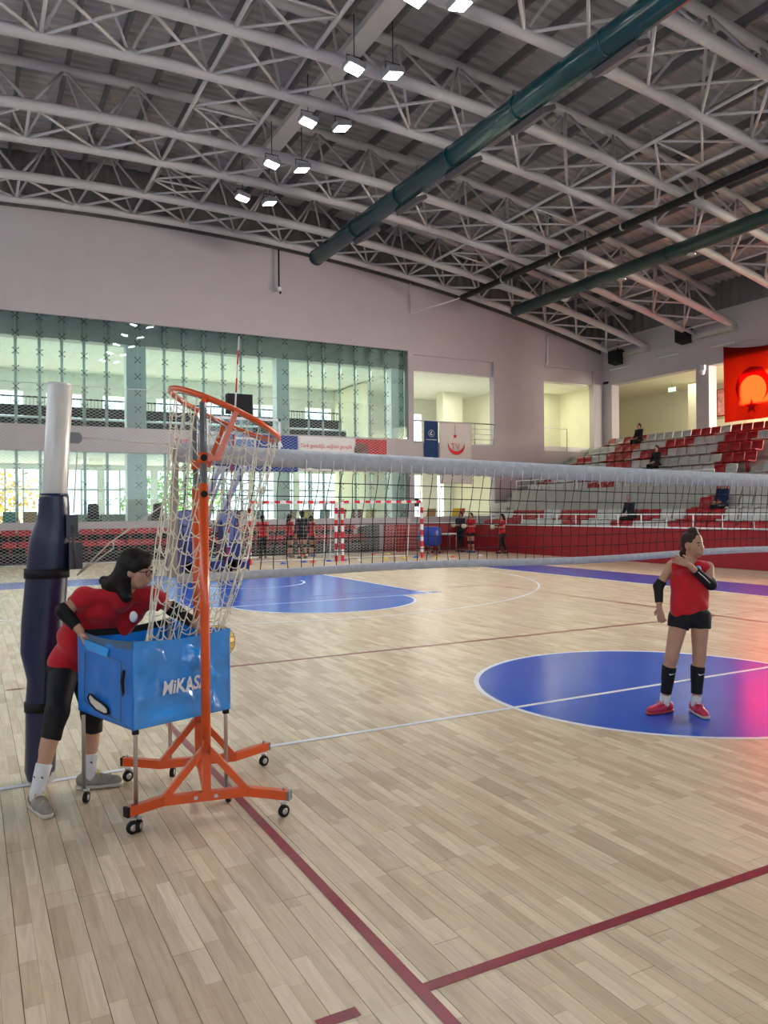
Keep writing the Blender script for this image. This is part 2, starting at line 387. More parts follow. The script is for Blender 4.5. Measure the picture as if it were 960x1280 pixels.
room('wall_partition', M_CREAM, [((19.2,25.36,.9),(19.4,33,8.1)), ((11.6,29.5,.9),(11.85,33,8.1)), ((23.2,25.36,.9),(23.4,33,8.4)), ((18.6,28.2,4.8),(23.2,28.4,8.1)), ((-16.3,25.2,0),(-16,33,8.4))])
fr = MB()
for k in range(11):
    u = -15+2.45*k
    for d in (0,.73,1.47,2.2): fr.box((u+d-.035,33.02,1.3),(u+d+.035,33.1,3.7))
    fr.box((u,33.02,2.75),(u+2.2,33.1,2.83))
fr.build('window_2', mat('window_frame_grey', (.45,.47,.46), .4), kind='structure')
room('column_gallery', M_CREAM, [((at(553,520,1,30).x,29.9,4.8),(at(577,520,1,30).x,30.6,8.1))])
# gallery floor at the railing: dark benches with white rails behind the glass
bn = thing('gallery_bench', 'long dark bench with pale rails behind the upper glass', 'bench', (0, 27.4, 4.86))
MB().box((-15.8,0,.62),(9.4,.08,1.02)).build('backrest', M_BLACK, bn); MB().box((-15.8,-.5,.12),(9.4,-.42,.46)).build('seat_front', M_BLACK, bn)
MB().box((-15.8,-.45,.46),(9.4,.02,.54)).build('rail', M_WHITE, bn); MB().box((-15.8,-.1,0),(9.4,.3,.1)).build('rail', M_WHITE, bn)
rl = thing('gallery_railing', 'grey baluster railing behind the upper glazing', 'railing', (0, 28.2, 4.86))
MB().tube((-15.8,0,1.45),(9.6,0,1.45),.03).build('handrail', M_BLACK, rl)
mb = MB()
for k in range(190): mb.box((-15.8+k*.134-.008,-.008,.0),(-15.8+k*.134+.008,.008,1.45))
tag(mb.build('balusters', M_BLACK, rl), kind='stuff')
for u in (-10,-4,2,8):
    area('gallery_ceiling_light', (u,27.6,8.1), (u,27.6,0), 5.0, 2.5, 300, (.90,1,.95)); area('office_ceiling_light', (u,27.6,3.9), (u,27.6,0), 5, 2, 160, (.90,1,.97))
area('gallery_ceiling_light', (15,28,8.0), (15,28,0), 4, 2, 300, (1,1,.84)); area('gallery_ceiling_light', (20.5,26.8,8.0), (20.5,26.8,0), 2.5, 1.5, 150, (1,1,.76))
area('office_ceiling_light', (15,28,3.9), (15,28,0), 4, 2, 200, (1,1,.88))

# ------------------------------------------------------------------ right wall behind the stands, its gallery
UR = 23.35
wr = MB()
op = [(19.15,24.4,8.0)]+[(18.45-5.6*k-4.9, 18.45-5.6*k, 8.05) for k in range(8)]
wr.box((UR,-25,0),(UR+.5,25,4.8)); wr.box((UR,-25,8.05),(UR+.5,25.35,10.4))
wr.box((UR,24.4,4.8),(UR+.5,25.35,8.05))
prev = 24.4
for a, b, zt in op:
    if b < prev: wr.box((UR,b,4.8),(UR+.5,prev,8.05))
    prev = a
wr.box((UR,-25,4.8),(UR+.5,prev,8.05))
wall_right = wr.build('wall_right', M_WALL, kind='structure')
rows = [[], []]
for k in range(400):
    v = -25+.126*k; du = .05*((k % 4) in (1, 2)); rows[0].append((UR+.1+du, v, 10.35)); rows[1].append((UR+.1+du, v, 12.0))
MB().grid(rows, smooth=False).build('wall_cladding', M_CLAD, wall_right)
room('floor_right_gallery', M_CONC, [((22.3,-25,4.5),(23.35,25,4.8)), ((23.35,-25,4.5),(28.6,29.8,4.8))])
room('ceiling_right_gallery', M_CREAM, [((UR+.5,-25,8.05),(28.9,29.8,8.3))])
wo = MB(); UO = 28.3
wins = [(13.9,16.75)]
zz0, zz1 = 4.95, 8.0
wo.box((UO,-25,4.5),(UO+.3,29.8,zz0)); wo.box((UO,-25,zz1),(UO+.3,29.8,8.6))
prev = 29.8
for a, b in wins: wo.box((UO,b,zz0),(UO+.3,prev,zz1)); prev = a
wo.box((UO,-25,zz0),(UO+.3,prev,zz1))
wo.box((UO,13.9,zz0),(UO+.3,16.75,6.72))
ua, ub = at(793,510,1,29.5).x, at(802,510,1,29.5).x
wo.box((23.4,29.5,4.5),(ua,29.8,8.6)); wo.box((ub,29.5,4.5),(28.6,29.8,8.6)); wo.box((ua,29.5,4.5),(ub,29.8,5.0)); wo.box((ua,29.5,7.75),(ub,29.8,8.6))
wo.build('wall_outer_right', M_CREAM, kind='structure')
room('column_right_gallery', M_CREAM, [((26.4,21.6,4.8),(27.0,22.2,8.05)), ((27.9,19.5,4.8),(28.3,20.0,8.05))])
area('side_gallery_light', (26,21.5,7.95), (26,21.5,0), 2, 3, 130, (1,.92,.72)); area('side_gallery_light', (26,17,7.95), (26,17,0), 2, 2.5, 380, (1,.80,.55))

# walls outside the picture, with window bands
wl = MB(); wl.box((-16.3,-25,0),(-16,25.3,5.2)); wl.box((-16.3,-25,9.2),(-16,25.3,13)); 
for k in range(6): wl.box((-16.3,-25+k*9.9,5.2),(-16,-24.3+k*9.9,9.2))
wl.build('wall_left', M_WALL, kind='structure')
wf = MB(); wf.box((-16,-25.3,0),(23.6,-25,3)); wf.box((-16,-25.3,9),(23.6,-25,15)); wf.box((-16,-25.3,3),(-13,-25,9)); wf.box((13,-25.3,3),(23.6,-25,9))
wf.build('wall_front', M_WALL, kind='structure')

# ------------------------------------------------------------------ roof: corrugated deck, purlins, trusses
KZ = .0056
def zb(u): return 12.62-KZ*u*u         # bottom chord
def zt(u): return 14.27-KZ*u*u         # top chord
def zd(u): return 14.72-KZ*u*u         # deck
us = [-16.3+40.5*k/20 for k in range(21)]
rows = []
v = -25.3; k = 0
while v < 26:
    dz = .07*((k % 4) in (2, 3)); rows.append([(u, v, zd(u)+dz) for u in us]); v += (.05 if k % 2 else .12); k += 1
ceiling = MB().grid(rows, smooth=False).build('ceiling', M_DECK, kind='structure')
rows2 = [[(u, v, zd(u)+.16) for u in us] for v in (-25.3, 26)]
MB().grid(rows2, smooth=False).build('roof_skin', M_CLAD, ceiling)
u = -15.5
while u < 23.3:
    MB().box((u-.045,-25,zd(u)-.30),(u+.045,25.1,zd(u)-.02)).build('purlin', M_PURLIN, ceiling); u += 1.22
PANEL = 1.93
nodes = [-.5+PANEL*k for k in range(-8, 13)]
def truss(vm, label):
    t = thing('roof_truss', label, 'truss', (0, vm, 0), 0, 'roof trusses spanning the hall')
    us = [-16+.6*k for k in range(int(39.4/.6)+1)]+[23.4]
    h = 1.03
    for s in (-1, 1): MB().path([(u, s*h, zb(u)) for u in us], .15, 10).build('bottom_chord', M_STEEL, t)
    MB().path([(u, 0, zt(u)) for u in us], .14, 10).build('top_chord', M_STEEL, t)
    for k, u in enumerate(nodes):
        if u < -9: continue
        un = u+PANEL; um = u+PANEL/2
        if un < 23.3:
            for s in (-1, 1):
                MB().tube((u, s*h, zb(u)), (un, -s*h, zb(un)), .042, 6).build('diagonal_brace', M_STEEL, t)
                for e in (u, un): MB().tube((e, s*h, zb(e)), (um, 0, zt(um)), .042, 6).build('web_member', M_STEEL, t)
        if k % 6 in (0, 2): MB().tube((u, -h, zb(u)), (u, h, zb(u)), .045, 6).build('cross_strut', M_STEEL, t)
    MB().box((23.05,-1.25,zb(23.2)-.3),(23.36,1.25,zb(23.2)-.1)).build('bearing_plate', M_CONC, t)
    return t
TV = [23.05, 18.2, 12.75, 7.6, 2.4]
TL = ['grey tubular roof truss against the glazed end wall', 'grey tubular roof truss, second from the glazed end wall', 'grey tubular roof truss, third from the glazed end wall',
      'grey tubular roof truss, fourth from the glazed end wall', 'grey tubular roof truss above the volleyball net']
for v_, l_ in zip(TV, TL): truss(v_, l_)
# longitudinal bracing frames between the trusses
for (va, vb), nm in zip(zip(TV[1:], TV), ('end wall', 'second bay', 'third bay', 'fourth bay')):
    for u0, nm2 in ((-.5, 'beside the floodlights'), (11.08, 'above the side stands')):
        y0, y1 = va+1.03, vb-1.03; u1 = u0+PANEL
        t = thing('roof_bracing_frame', 'grey lattice frame linking roof trusses, %s, %s' % (nm, nm2), 'bracing', (0, y0, 0), 0, 'bracing frames between roof trusses')
        L_ = y1-y0
        for u_ in (u0, u1): MB().tube((u_, 0, zb(u_)), (u_, L_, zb(u_)), .055, 8).build('edge_tube', M_STEEL, t)
        for k in range(2):
            a, b = L_*k/2, L_*(k+1)/2
            MB().tube((u0, a, zb(u0)), (u1, b, zb(u1)), .035, 6).build('diagonal_brace', M_STEEL, t); MB().tube((u1, a, zb(u1)), (u0, b, zb(u0)), .035, 6).build('diagonal_brace', M_STEEL, t)
        MB().tube((u0, L_/2, zb(u0)), (u1, L_/2, zb(u1)), .035, 6).build('cross_tube', M_STEEL, t)

# ------------------------------------------------------------------ stands on the side: barrier, terraces, seats
MB().box((12.8,-25,0),(12.95,22.6,1.08)).box((9.0,22.45,0),(12.8,22.6,1.14)).build('wall_barrier', M_REDWALL, kind='structure')
MB().box((12.77,-25,1.08),(12.99,22.62,1.12)).box((9.0,22.42,1.14),(12.77,22.62,1.17)).build('trim_1', M_WHITE, kind='structure')
VB = 12.4
LU = lambda j: 13.1+.8*j
LZ = lambda j: .5+.38*j
UU = lambda i: 16.5+.92*i
UZ = lambda i: 2.02+.46*i
def step(lo, hi): MB().box(lo, hi).build('floor_terrace', M_CONC, kind='structure')
step((12.95,-25,0),(13.9,24.98,LZ(0))); step((13.9,-25,0),(14.7,24.98,LZ(1))); step((14.7,VB,0),(16.3,24.98,.9)); step((16.3,23.6,0),(16.5,24.98,2.0))
for j in (2,3,4): step((LU(j),-25,0),(LU(j)+(.8 if j < 4 else .2),VB,LZ(j)))
for i in range(6): step((UU(i),-25,0 if i < 2 else 1),(UU(i)+(.92 if i < 5 else 1.2),24.98,UZ(i)))
for i in range(6):
    for va, vb in ((12.0,13.0),(23.7,24.98)): step((UU(i)-.45,va,UZ(i)-.46),(UU(i),vb,UZ(i)-.23))
MB().box((16.3,VB,.9),(16.5,23.6,2.53)).build('wall_fascia', M_CONC, kind='structure')
# railings: on the barrier and on the fascia
def railing(name, label, u, v0, v1, z0, z1, step, mids):
    t = thing(name, label, 'railing', (u, 0, z0))
    MB().tube((0,v0,z1-z0),(0,v1,z1-z0),.022,6).build('top_rail', M_WHITE, t)
    for f in mids: MB().tube((0,v0,(z1-z0)*f),(0,v1,(z1-z0)*f),.012,6).build('mid_rail', M_WHITE, t)
    v = v0
    while v <= v1+.01: MB().tube((0,v,0),(0,v,z1-z0),.02,6).build('post', M_WHITE, t); v += step
railing('barrier_railing', 'white tubular railing on top of the red barrier', 12.87, 4.5, 22.5, 1.12, 1.5, 1.0, ())
railing('fascia_railing', 'white tubular railing along the front of the upper tier', 16.4, 12.6, 23.4, 2.53, 3.0, 1.35, (.5,))

def seat_mesh(name, m):
    mb = MB()
    prof = [(-.24,.40),(-.22,.425),(0,.40),(.16,.40),(.20,.44),(.25,.62),(.285,.77),(.27,.785),(.235,.77),(.205,.62),(.165,.47),(.13,.44),(0,.445),(-.2,.465),(-.25,.44)]
    for y0, y1, b in ((-.215,.215,0),):
        n = len(prof); ys = [-.225,-.2,.2,.225]; rows = []
        for k, y in enumerate(ys):
            sc = .93 if k in (0, 3) else 1
            rows.append([(x*sc, y, .42+(z-.42)*(sc if z > .5 else 1)) for x, z in prof])
        mb.grid(rows, True, closed=True)
        mb.f.append(tuple(range(n))[::-1]); mb.sm.append(False); mb.f.append(tuple(3*n+k for k in range(n))); mb.sm.append(False)
    mb.box((-.05,-.03,0),(.05,.03,.42))
    me = mb.mesh(name); me.materials.append(m); return me
SM = {'r': seat_mesh('stadium_chair', M_RED), 'w': seat_mesh('stadium_chair', M_SEATW)}
cname = {'r': 'red', 'w': 'white'}
# colour bands of each row, from its far end towards the near end (photo columns)
UP = {5: [(766,'r'),(776,'w'),(806,'r'),(863,'w'),(901,'r'),(914,'w'),(1300,'r')],
      4: [(739,'r'),(766,'w'),(797,'r'),(833,'w'),(869,'r'),(910,'w'),(952,'r'),(1300,'w')],
      3: [(736,'r'),(762,'w'),(792,'r'),(801,'w'),(837,'r'),(900,'w'),(935,'r'),(970,'r'),(1300,'w')],
      2: [(713,'r'),(758,'w'),(786,'r'),(820,'w'),(896,'w'),(925,'r'),(965,'r'),(1300,'w')],
      1: [(686,'r'),(742,'w'),(776,'r'),(900,'w'),(912,'r'),(1300,'w')],
      0: [(739,'w'),(772,'r'),(1300,'w')]}
LO = {0: [(600,'w'),(612,'r'),(619,'w'),(648,'r'),(698,'w'),(722,'r'),(760,'w'),(790,'r'),(834,'w'),(850,'r'),(912,'r'),(922,'w'),(1300,'r')],
      1: [(622,'r'),(647,'w'),(678,'r'),(706,'w'),(743,'r'),(782,'w'),(822,'r'),(857,'w'),(908,'r'),(1300,'w')],
      2: [(905,'r'),(1300,'w')], 3: [(919,'r'),(1300,'w')], 4: [(922,'r'),(1300,'w')]}
nseat = 0
def seats(rowu, rowz, bands, v0, v1, where, skip=()):
    global nseat
    v = v1
    while v > v0:
        if not any(a < v < b for a, b in skip):
            q = projpx((rowu+.25, v, rowz+.77))
            if q[2] > 0 and q[0] < 1010:
                c = next(c for x, c in bands if q[0] < x)
                o = bpy.data.objects.new('stadium_chair', SM[c]); COL.objects.link(o); o.location = (rowu, v, rowz); o.rotation_euler = (0,0,rng.uniform(-.02,.02))
                tag(o, '%s plastic stadium seat %s' % (cname[c], where), 'seat', '%s seats %s' % (cname[c], where)); nseat += 1
        v -= .5
RN = ['in the front row of the upper tier','in the second row of the upper tier','in the third row of the upper tier','in the fourth row of the upper tier','in the row below the top of the upper tier','in the top row under the side gallery']
for i in range(6): seats(UU(i)+.55, UZ(i), UP[i], 4, 23.4-.1*i, RN[i], ((11.9,13.1),))
for j in range(2): seats(LU(j)+.45, LZ(j), LO[j], 4, 22.0, ('in the row right behind the red barrier','in the second row behind the red barrier')[j])
for j in (2,3): seats(LU(j)+.45, LZ(j), LO[j], 4, VB-.3, ('in the lower row of the block beside the fascia wall','in the upper row of the block beside the fascia wall')[j-2])

# ------------------------------------------------------------------ end bleacher with red seats
M_TREAD = mat('dark_tread', (.07,.07,.075), .6); M_FOLD = mat('folded_panel_grey', (.09,.09,.10), .5)
for row, (v, h, lab) in enumerate(((22.9,.34,'low dark bleacher step carrying the front row of red seats'),(23.72,.72,'dark bleacher step against the end wall carrying the rear red seats'))):
    t = thing('bleacher_step', lab, 'bleacher', (0,v,0))
    MB().box((-9,0,.05),(8.5,.05,h-.04)).build('front_panel', M_BLACK, t); MB().box((-9,0,h-.04),(8.5,.8,h)).build('tread', M_TREAD, t)
    if row: MB().box((-9,.72,h),(8.5,.78,h+.30)).build('back_panel', M_BLACK, t)
    for k in range(14): MB().box((-8.9+k*1.33,.06,0),(-8.84+k*1.33,.78,h-.04)).build('leg', M_BLACK, t)
t = thing('folded_bleacher', 'folded grey bleacher block at the end of the red seat rows', 'bleacher', (8.6,22.9,0))
for k in range(7): MB().box((0,.2*k,0),(.38,.1+.2*k,1.12-.02*k)).build('folded_panel', M_FOLD, t)
bs = seat_mesh('bleacher_chair', M_RED)
bs.transform(Matrix.Rotation(R(90), 4, 'Z')); bs.transform(Matrix.Scale(.52, 4, (0,0,1)))
for row, (v, z) in enumerate(((23.25,.34-.12),(24.05,.72-.12))):
    for k in range(35):
        o = bpy.data.objects.new('bleacher_chair', bs); COL.objects.link(o); o.location = (-8.7+.5*k, v, z+.121)
        tag(o, 'red plastic seat in the %s row of the end bleacher' % ('front', 'rear')[row], 'seat', 'red seats on the %s bleacher row' % ('front', 'rear')[row])

# safety net hanging in front of the bleacher
M_TWINE = mat('white_net_twine', (.62,.64,.64), .7)
sn = thing('safety_net', 'fine diamond-mesh safety net hanging before the bleacher and glass', 'net', (0, 22.25, 0))
mb = MB(); u0, u1, z1 = -9.5, 9.4, 5.95; dw, dh = .19, .105
for sg in (1, -1):
    k = u0-z1*dw/dh if sg > 0 else u0
    kend = u1 if sg > 0 else u1+z1*dw/dh
    while k < kend:
        a, b = (k, 0), (k+sg*z1*dw/dh, z1)
        pts = [a, b]
        def clip(p, q):
            out = []
            t0, t1 = 0, 1
            du = q[0]-p[0]
            for lim, s in ((u0, 1), (u1, -1)):
                f0, f1 = s*(p[0]-lim), s*(q[0]-lim)
                if f0 < 0 and f1 < 0: return None
                if f0 < 0: t0 = max(t0, f0/(f0-f1))
                if f1 < 0: t1 = min(t1, f0/(f0-f1))
            if t0 >= t1: return None
            return [(p[0]+du*t, 0, p[1]+(q[1]-p[1])*t) for t in (t0, t1)]
        c = clip(a, b)
        if c: mb.path(c, .0042, 3, cap=False)
        k += dw
tag(mb.build('mesh', M_TWINE, sn), kind='stuff')
MB().tube((u0,0,z1),(u1,0,z1),.012,5).tube((u0,0,.02),(u1,0,.02),.02,5).build('edge_rope', M_TWINE, sn)

# ------------------------------------------------------------------ ducts, pipe, floodlights, service tray
dt = thing('air_duct', 'teal round air duct with rectangular side grilles under the roof', 'duct', (6.2, 0, 11.62))
MB().path([(0,22.75,0),(0,-10,0)], .30, 24).build('duct_body', M_TEAL, dt)
for v in (22.7,19.2,16,13,10,7,4,1): MB().path([(0,v,0),(0,v-.07,0)], .312, 24).build('flange', M_TEAL, dt)
for v in (19.0,15.9,12.95,9.9,6.95,3.9,.9):
    g_ = MB().prism([(0,0),(.10,-.12),(.45,.06),(.40,.16)], (.10,v-.65,-.29), (1,0,0), (0,0,1), (0,1.3,0)).build('grille_box', M_GRILLE, dt)
    MB().prism([(0,0),(.36,.17),(.355,.182),(-.005,.012)], (.195,v-.60,-.405), (1,0,0), (0,0,1), (0,1.2,0)).build('grille', M_GRILLE, g_)
d2 = thing('air_duct', 'dark green round duct running above the side stands', 'duct', (15.85, 0, 10.62))
MB().path([(0,22.7,0),(0,-10,0)], .24, 18).build('duct_body', M_GREEN, d2)
for v in (19.5,16.3,13.1,9.9): MB().lathe([(.02,0),(.14,-.02),(.16,-.08),(.10,-.10)], 14, (.12,v,-.2)).build('outlet', M_CHROME, d2)
for v in (22.6,18,14,10,6): MB().path([(0,v,0),(0,v-.06,0)], .255, 18).build('flange', M_GREEN, d2)
pp = thing('rain_pipe', 'thin black pipe hung below the trusses with pale end', 'pipe', (13.15, 0, 10.95))
MB().path([(0,22.9,0),(0,-8,0)], .12, 12).build('pipe_body', M_BLACK, pp)
for v in (20,16.5,13.5,10.5): MB().path([(0,v,0),(0,v-.08,0)], .135, 12).build('collar', M_CHROME, pp)
MB().path([(0,22.95,0),(-.6,24.0,-.15),(-1.4,24.9,-.4),(-1.42,24.92,.95)], .035, 8).build('pale_tail', M_WHITE, pp)

M_LAMP = emit('lamp_lens', (.93,.97,1), 60)
M_HOUSE = mat('lamp_housing', (.25,.25,.27), .4)
ORD = ['nearest to', 'second from', 'third from', 'fourth from', 'fifth from', 'sixth from', 'seventh from', 'eighth from']
def flood(u, v, first, k=0):
    t = thing('floodlight', 'bright floodlight %s the end wall in the row %s' % (ORD[k].replace('nearest to', 'first from'), 'beside the roof bracing' if first else 'towards the teal duct'), 'lamp', (u, v, 12.1), 0, 'floodlights %s' % ('beside the bracing' if first else 'towards the duct'))
    tilt = Matrix.Rotation(R(12 if first else -12), 3, 'Y')
    MB().cbox((0,0,.07), (.44,.40,.14), tilt).build('housing', M_HOUSE, t); MB().cbox(tilt @ Vector((0,0,-.012)), (.36,.32,.02), tilt).build('lens', M_LAMP, t)
    MB().path([(-.2,0,.05),(-.2,0,.3),(.2,0,.3),(.2,0,.05)], .014, 5).build('bracket', M_BLACK, t); MB().tube((0,0,.3),(0,0,1.3),.012,5).build('hanger', M_BLACK, t)
    d = bpy.data.lights.new('floodlight_beam', 'SPOT'); d.energy = 700; d.spot_size = R(120); d.spot_blend = .6; d.color = (.93,.97,1); d.shadow_soft_size = .2
    o = bpy.data.objects.new('floodlight_beam', d); COL.objects.link(o); o.location = (u, v, 12.02)
for k in range(8):
    v = 19.59-2.83*k
    flood(2.22, v, True, k); flood(3.16, v-.06*min(k, 4), False, k)
MB().box((2.45,1,13.15),(2.95,21,13.2)).box((2.45,1,13.2),(2.49,21,13.32)).box((2.91,1,13.2),(2.95,21,13.32)).build('cable_tray', M_STEEL, label='long pale grey cable tray between the two floodlight rows', cat='cable tray')

# ------------------------------------------------------------------ fittings on the walls
c1 = thing('security_camera', 'small camera on a dark drop rod on the end wall', 'camera', (5.44, 24.95, 10.75))
MB().tube((0,-.1,.15),(0,-.1,1.72),.035,8).build('drop_rod', M_BLACK, c1); MB().cbox((0,-.1,.08),(.16,.22,.14)).build('camera_body', M_WHITE, c1); MB().lathe([(.05,0),(.045,-.05),(.02,-.09)], 10, (.05,-.12,-.02)).build('dome', M_BLACK, c1)
MB().path([(19.61,24.955,10.5),(19.6,24.955,9.0),(19.55,24.955,8.95),(19.45,24.955,8.85)], .05, 8).build('drain_pipe', M_WHITE, label='white vertical drain pipe on the end wall beside the stands opening', cat='pipe')
def wlamp(v0, v1, z, lab):
    t = thing('wall_lamp', lab, 'lamp', (23.3, v0, z), 0, 'strip lamps above the side gallery'); MB().tube((0,0,0),(0,v1-v0,0),.035,8).build('tube', M_WHITE, t)
    for f in (.15,.85): MB().box((-.02,(v1-v0)*f-.03,-.01),(.05,(v1-v0)*f+.03,.06)).build('bracket', M_STEEL, t)
wlamp(23.1,24.5,8.82,'slim white strip lamp on the wall in the hall corner'); wlamp(20.08,21.47,8.89,'slim white strip lamp above the gallery opening with the exit sign'); wlamp(17.08,18.35,8.83,'slim white strip lamp beside the large red flag')
for (v, z), lab in (((19.4,9.55),'black loudspeaker hung under the second truss end'), ((23.6,9.3),'black loudspeaker hung in the roof corner')):
    t = thing('loudspeaker', lab, 'loudspeaker', (22.85, v, z)); MB().prism([(-.25,-.3),(.22,-.38),(.22,.38),(-.25,.3)], (0,-.28,0), (1,0,0), (0,0,1), (0,.56,0)).build('cabinet', M_BLACK, t); MB().tube((.1,0,.3),(.2,0,.7),.03,6).build('bracket', M_BLACK, t)
    MB().box((.2,-.1,.25),(.49,.1,.35)).build('arm', M_BLACK, t)
t = thing('security_camera', 'white dome camera on the pier between gallery openings', 'camera', (23.3,18.66,7.9)); MB().box((-.12,-.1,-.05),(.05,.1,.2)).build('mount', M_WHITE, t); MB().lathe([(.13,0),(.13,-.06),(.1,-.16),(.04,-.21)], 14, (-.1,0,-.05)).build('dome', M_WHITE, t)
t = thing('security_camera', 'black bullet camera on the pier in the hall corner', 'camera', (23.3,24.6,8.2)); MB().tube((-.05,0,0),(-.38,-.12,-.08),.07,10).build('camera_body', M_BLACK, t); MB().box((-.08,-.04,-.04),(.05,.04,.1)).build('mount', M_WHITE, t)
p = at(840,487,0,25.5)
t = thing('exit_sign', 'green lit exit sign hanging in the side gallery', 'sign', p); MB().box((-.02,-.22,-.1),(.02,.22,.1)).build('panel', emit('exit_green', (.05,.9,.3), 2.5), t); MB().tube((0,0,.1),(0,0,8.05-p.z),.01,5).build('hanger', M_BLACK, t)
MB().prism([(-.12,-.02),(.02,-.02),(.02,-.06),(.12,.01),(.02,.07),(.02,.03),(-.12,.03)], (-.022,0,0), (0,-1,0), (0,0,1), (-.004,0,0)).build('arrow', M_WHITE, t)
a_, b_ = at(892,488,0,28.25), at(912,519,0,28.25)
t = thing('framed_picture', 'red framed wall panel in the side gallery beside the flag', 'picture', (28.28,(a_.y+b_.y)/2,(a_.z+b_.z)/2)); w2, h2 = abs(a_.y-b_.y)/2, abs(a_.z-b_.z)/2
MB().box((-.12,-w2,-h2),(.0,w2,h2)).build('frame', M_RED, t); MB().box((-.13,-w2,-h2+.05),(-.12,w2-.32,h2-.05)).build('print', mat('pink_print', (.65,.30,.28), .5, noise=.4, scale=5), t)

# railing in the end-wall opening, flags hanging on it
t = thing('opening_railing', 'steel handrail across the open gallery window in the end wall', 'railing', (11.9,24.985,4.76))
MB().tube((0,0,1.0),(4.45,0,1.0),.03,8).build('handrail', M_CHROME, t)
for z in (.25,.5,.75): MB().tube((0,0,z),(4.45,0,z),.01,5).build('wire', M_CHROME, t)
for u in (.05,2.2,3.3,4.4): MB().tube((u,0,0),(u,0,1.0),.02,6).build('post', M_CHROME, t)
t = thing('stand_handrail', 'steel handrail at the top of the stair in the corner opening', 'railing', (19.45,25.1,4.6))
MB().path([(0,0,.0),(0,0,1.15),(1.5,0,1.15),(1.5,0,0)], .025, 8).build('frame', M_CHROME, t)
def cloth(name, m, o, ex, ey, wv, hv, amp, waves, parent, sag=0, nx=28, ny=28, th=.006, ph=0, thick=True):
    ex, ey = Vector(ex), Vector(ey); n = ex.cross(ey).normalized(); rows = []
    for j in range(ny+1):
        r_ = []
        for i in range(nx+1):
            a, b = i/nx, j/ny
            d = amp*(math.sin(a*waves*6.283+ph+b*1.3)*(.25+.75*b))
            r_.append(Vector(o)+ex*wv*a+ey*(hv*b)-Vector((0,0,1))*sag*4*a*(1-a)*(1-b)+n*d)
        rows.append(r_)
    mb = MB(); mb.grid(rows); 
    ob = mb.build(name, m, parent)
    if thick: sd = ob.modifiers.new('thickness', 'SOLIDIFY'); sd.thickness = th
    return ob
def star_poly(r, c=(0,0), rot=90, inner=.4): return [(c[0]+(r if k % 2 == 0 else r*inner)*math.cos(R(rot+36*k)), c[1]+(r if k % 2 == 0 else r*inner)*math.sin(R(rot+36*k))) for k in range(10)]
def crescent(r, r2, off, rot, c=(0,0), n=40):       # outer circle minus an inner one pushed off by `off` towards rot
    # intersection half angle
    ca = (r*r+off*off-r2*r2)/(2*r*off); A = math.acos(max(-1, min(1, ca)))
    cb2 = (r2*r2+off*off-r*r)/(2*r2*off); B = math.acos(max(-1, min(1, -cb2)))
    o1 = [(r*math.cos(g_), r*math.sin(g_)) for g_ in [A+(2*math.pi-2*A)*k/n for k in range(n+1)]]
    i1 = [(off+r2*math.cos(g_), r2*math.sin(g_)) for g_ in [2*math.pi-B+(-(2*math.pi-2*B))*k/n for k in range(n+1)]]
    cr, sr = math.cos(R(rot)), math.sin(R(rot))
    return [(c[0]+x*cr-y*sr, c[1]+x*sr+y*cr) for x, y in o1+i1]
def strip_mesh(poly2n, o, ex, ey, d):               # crescent as a strip between its two arcs
    h = len(poly2n)//2; mb = MB(); o, ex, ey, d = Vector(o), Vector(ex), Vector(ey), Vector(d)
    A = [o+ex*a+ey*b for a, b in poly2n[:h]]; B = [o+ex*a+ey*b for a, b in reversed(poly2n[h:])]
    mb.grid([A, B], False)
    return mb
M_FLAGR = mat('red_flag_cloth', (.20,.0042,.0008), .7, noise=.03, trans=.75)
M_FLAGE = mat('flag_emblem_cloth', (.16,.012,.016), .7, noise=.03, trans=.75)
M_FLAGW = mat('white_flag_cloth', (.78,.74,.72), .7, noise=.03, trans=.25)
M_FLAGN = mat('navy_flag_cloth', (.012,.045,.15), .7)
M_EMBR = mat('red_emblem', (.60,.02,.035), .6)
t = thing('large_flag', 'big red backlit flag with crescent and star hanging before the side gallery', 'flag', (0,0,0))
cloth('flag_cloth', M_FLAGR, (23.12,17.5,8.68), (0,-1,0), (0,0,-1), 4.6, 3.3, .05, 3, t, sag=.32, nx=50, thick=False)
cpos = at(940,482,0,23.0)
strip_mesh(crescent(.80,.64,.20,-90), (23.03,cpos.y,cpos.z), (0,-1,0), (0,0,1), (-.008,0,0)).build('crescent', M_FLAGE, t)
spos = at(939,508,0,23.0)
_m = MB(); _m.add([Vector((23.02,spos.y-a,spos.z+b)) for a, b in star_poly(.34,(0,0),90)], [tuple(range(10))]); _m.build('star', M_FLAGE, t)
MB().tube((23.1,17.6,8.72),(23.1,12.8,8.72),.02,6).build('pole', M_CHROME, t)
t = thing('navy_flag', 'narrow navy flag with pale round emblem on the end-wall railing', 'flag', (0,0,0))
cloth('flag_cloth', M_FLAGN, (12.40,24.955,5.76), (1,0,0), (0,0,-1), .74, 1.75, .008, 1.5, t)
ring_ = MB(); ring_.path([(12.77+.15*math.cos(R(15*k)), 24.925, 5.2+.15*math.sin(R(15*k))) for k in range(24)], .012, 4, closed=True); ring_.build('emblem_ring', M_WHITE, t)
MB().prism([(-.06,-.07),(.07,-.07),(.07,-.04),(-.02,-.04),(-.02,0),(.05,.08),(.0,.09),(-.06,.02)], (12.77,24.93,5.2), (1,0,0), (0,0,1), (0,-.006,0)).build('emblem', M_WHITE, t)
MB().box((12.5,24.93,4.90),(13.05,24.936,4.925)).build('emblem_bar', M_WHITE, t)
t = thing('white_flag', 'white flag with red crescent, star and letters on the end-wall railing', 'flag', (0,0,0))
cloth('flag_cloth', M_FLAGW, (13.22,24.955,5.76), (1,0,0), (0,0,-1), 1.78, 2.85, .010, 2, t)
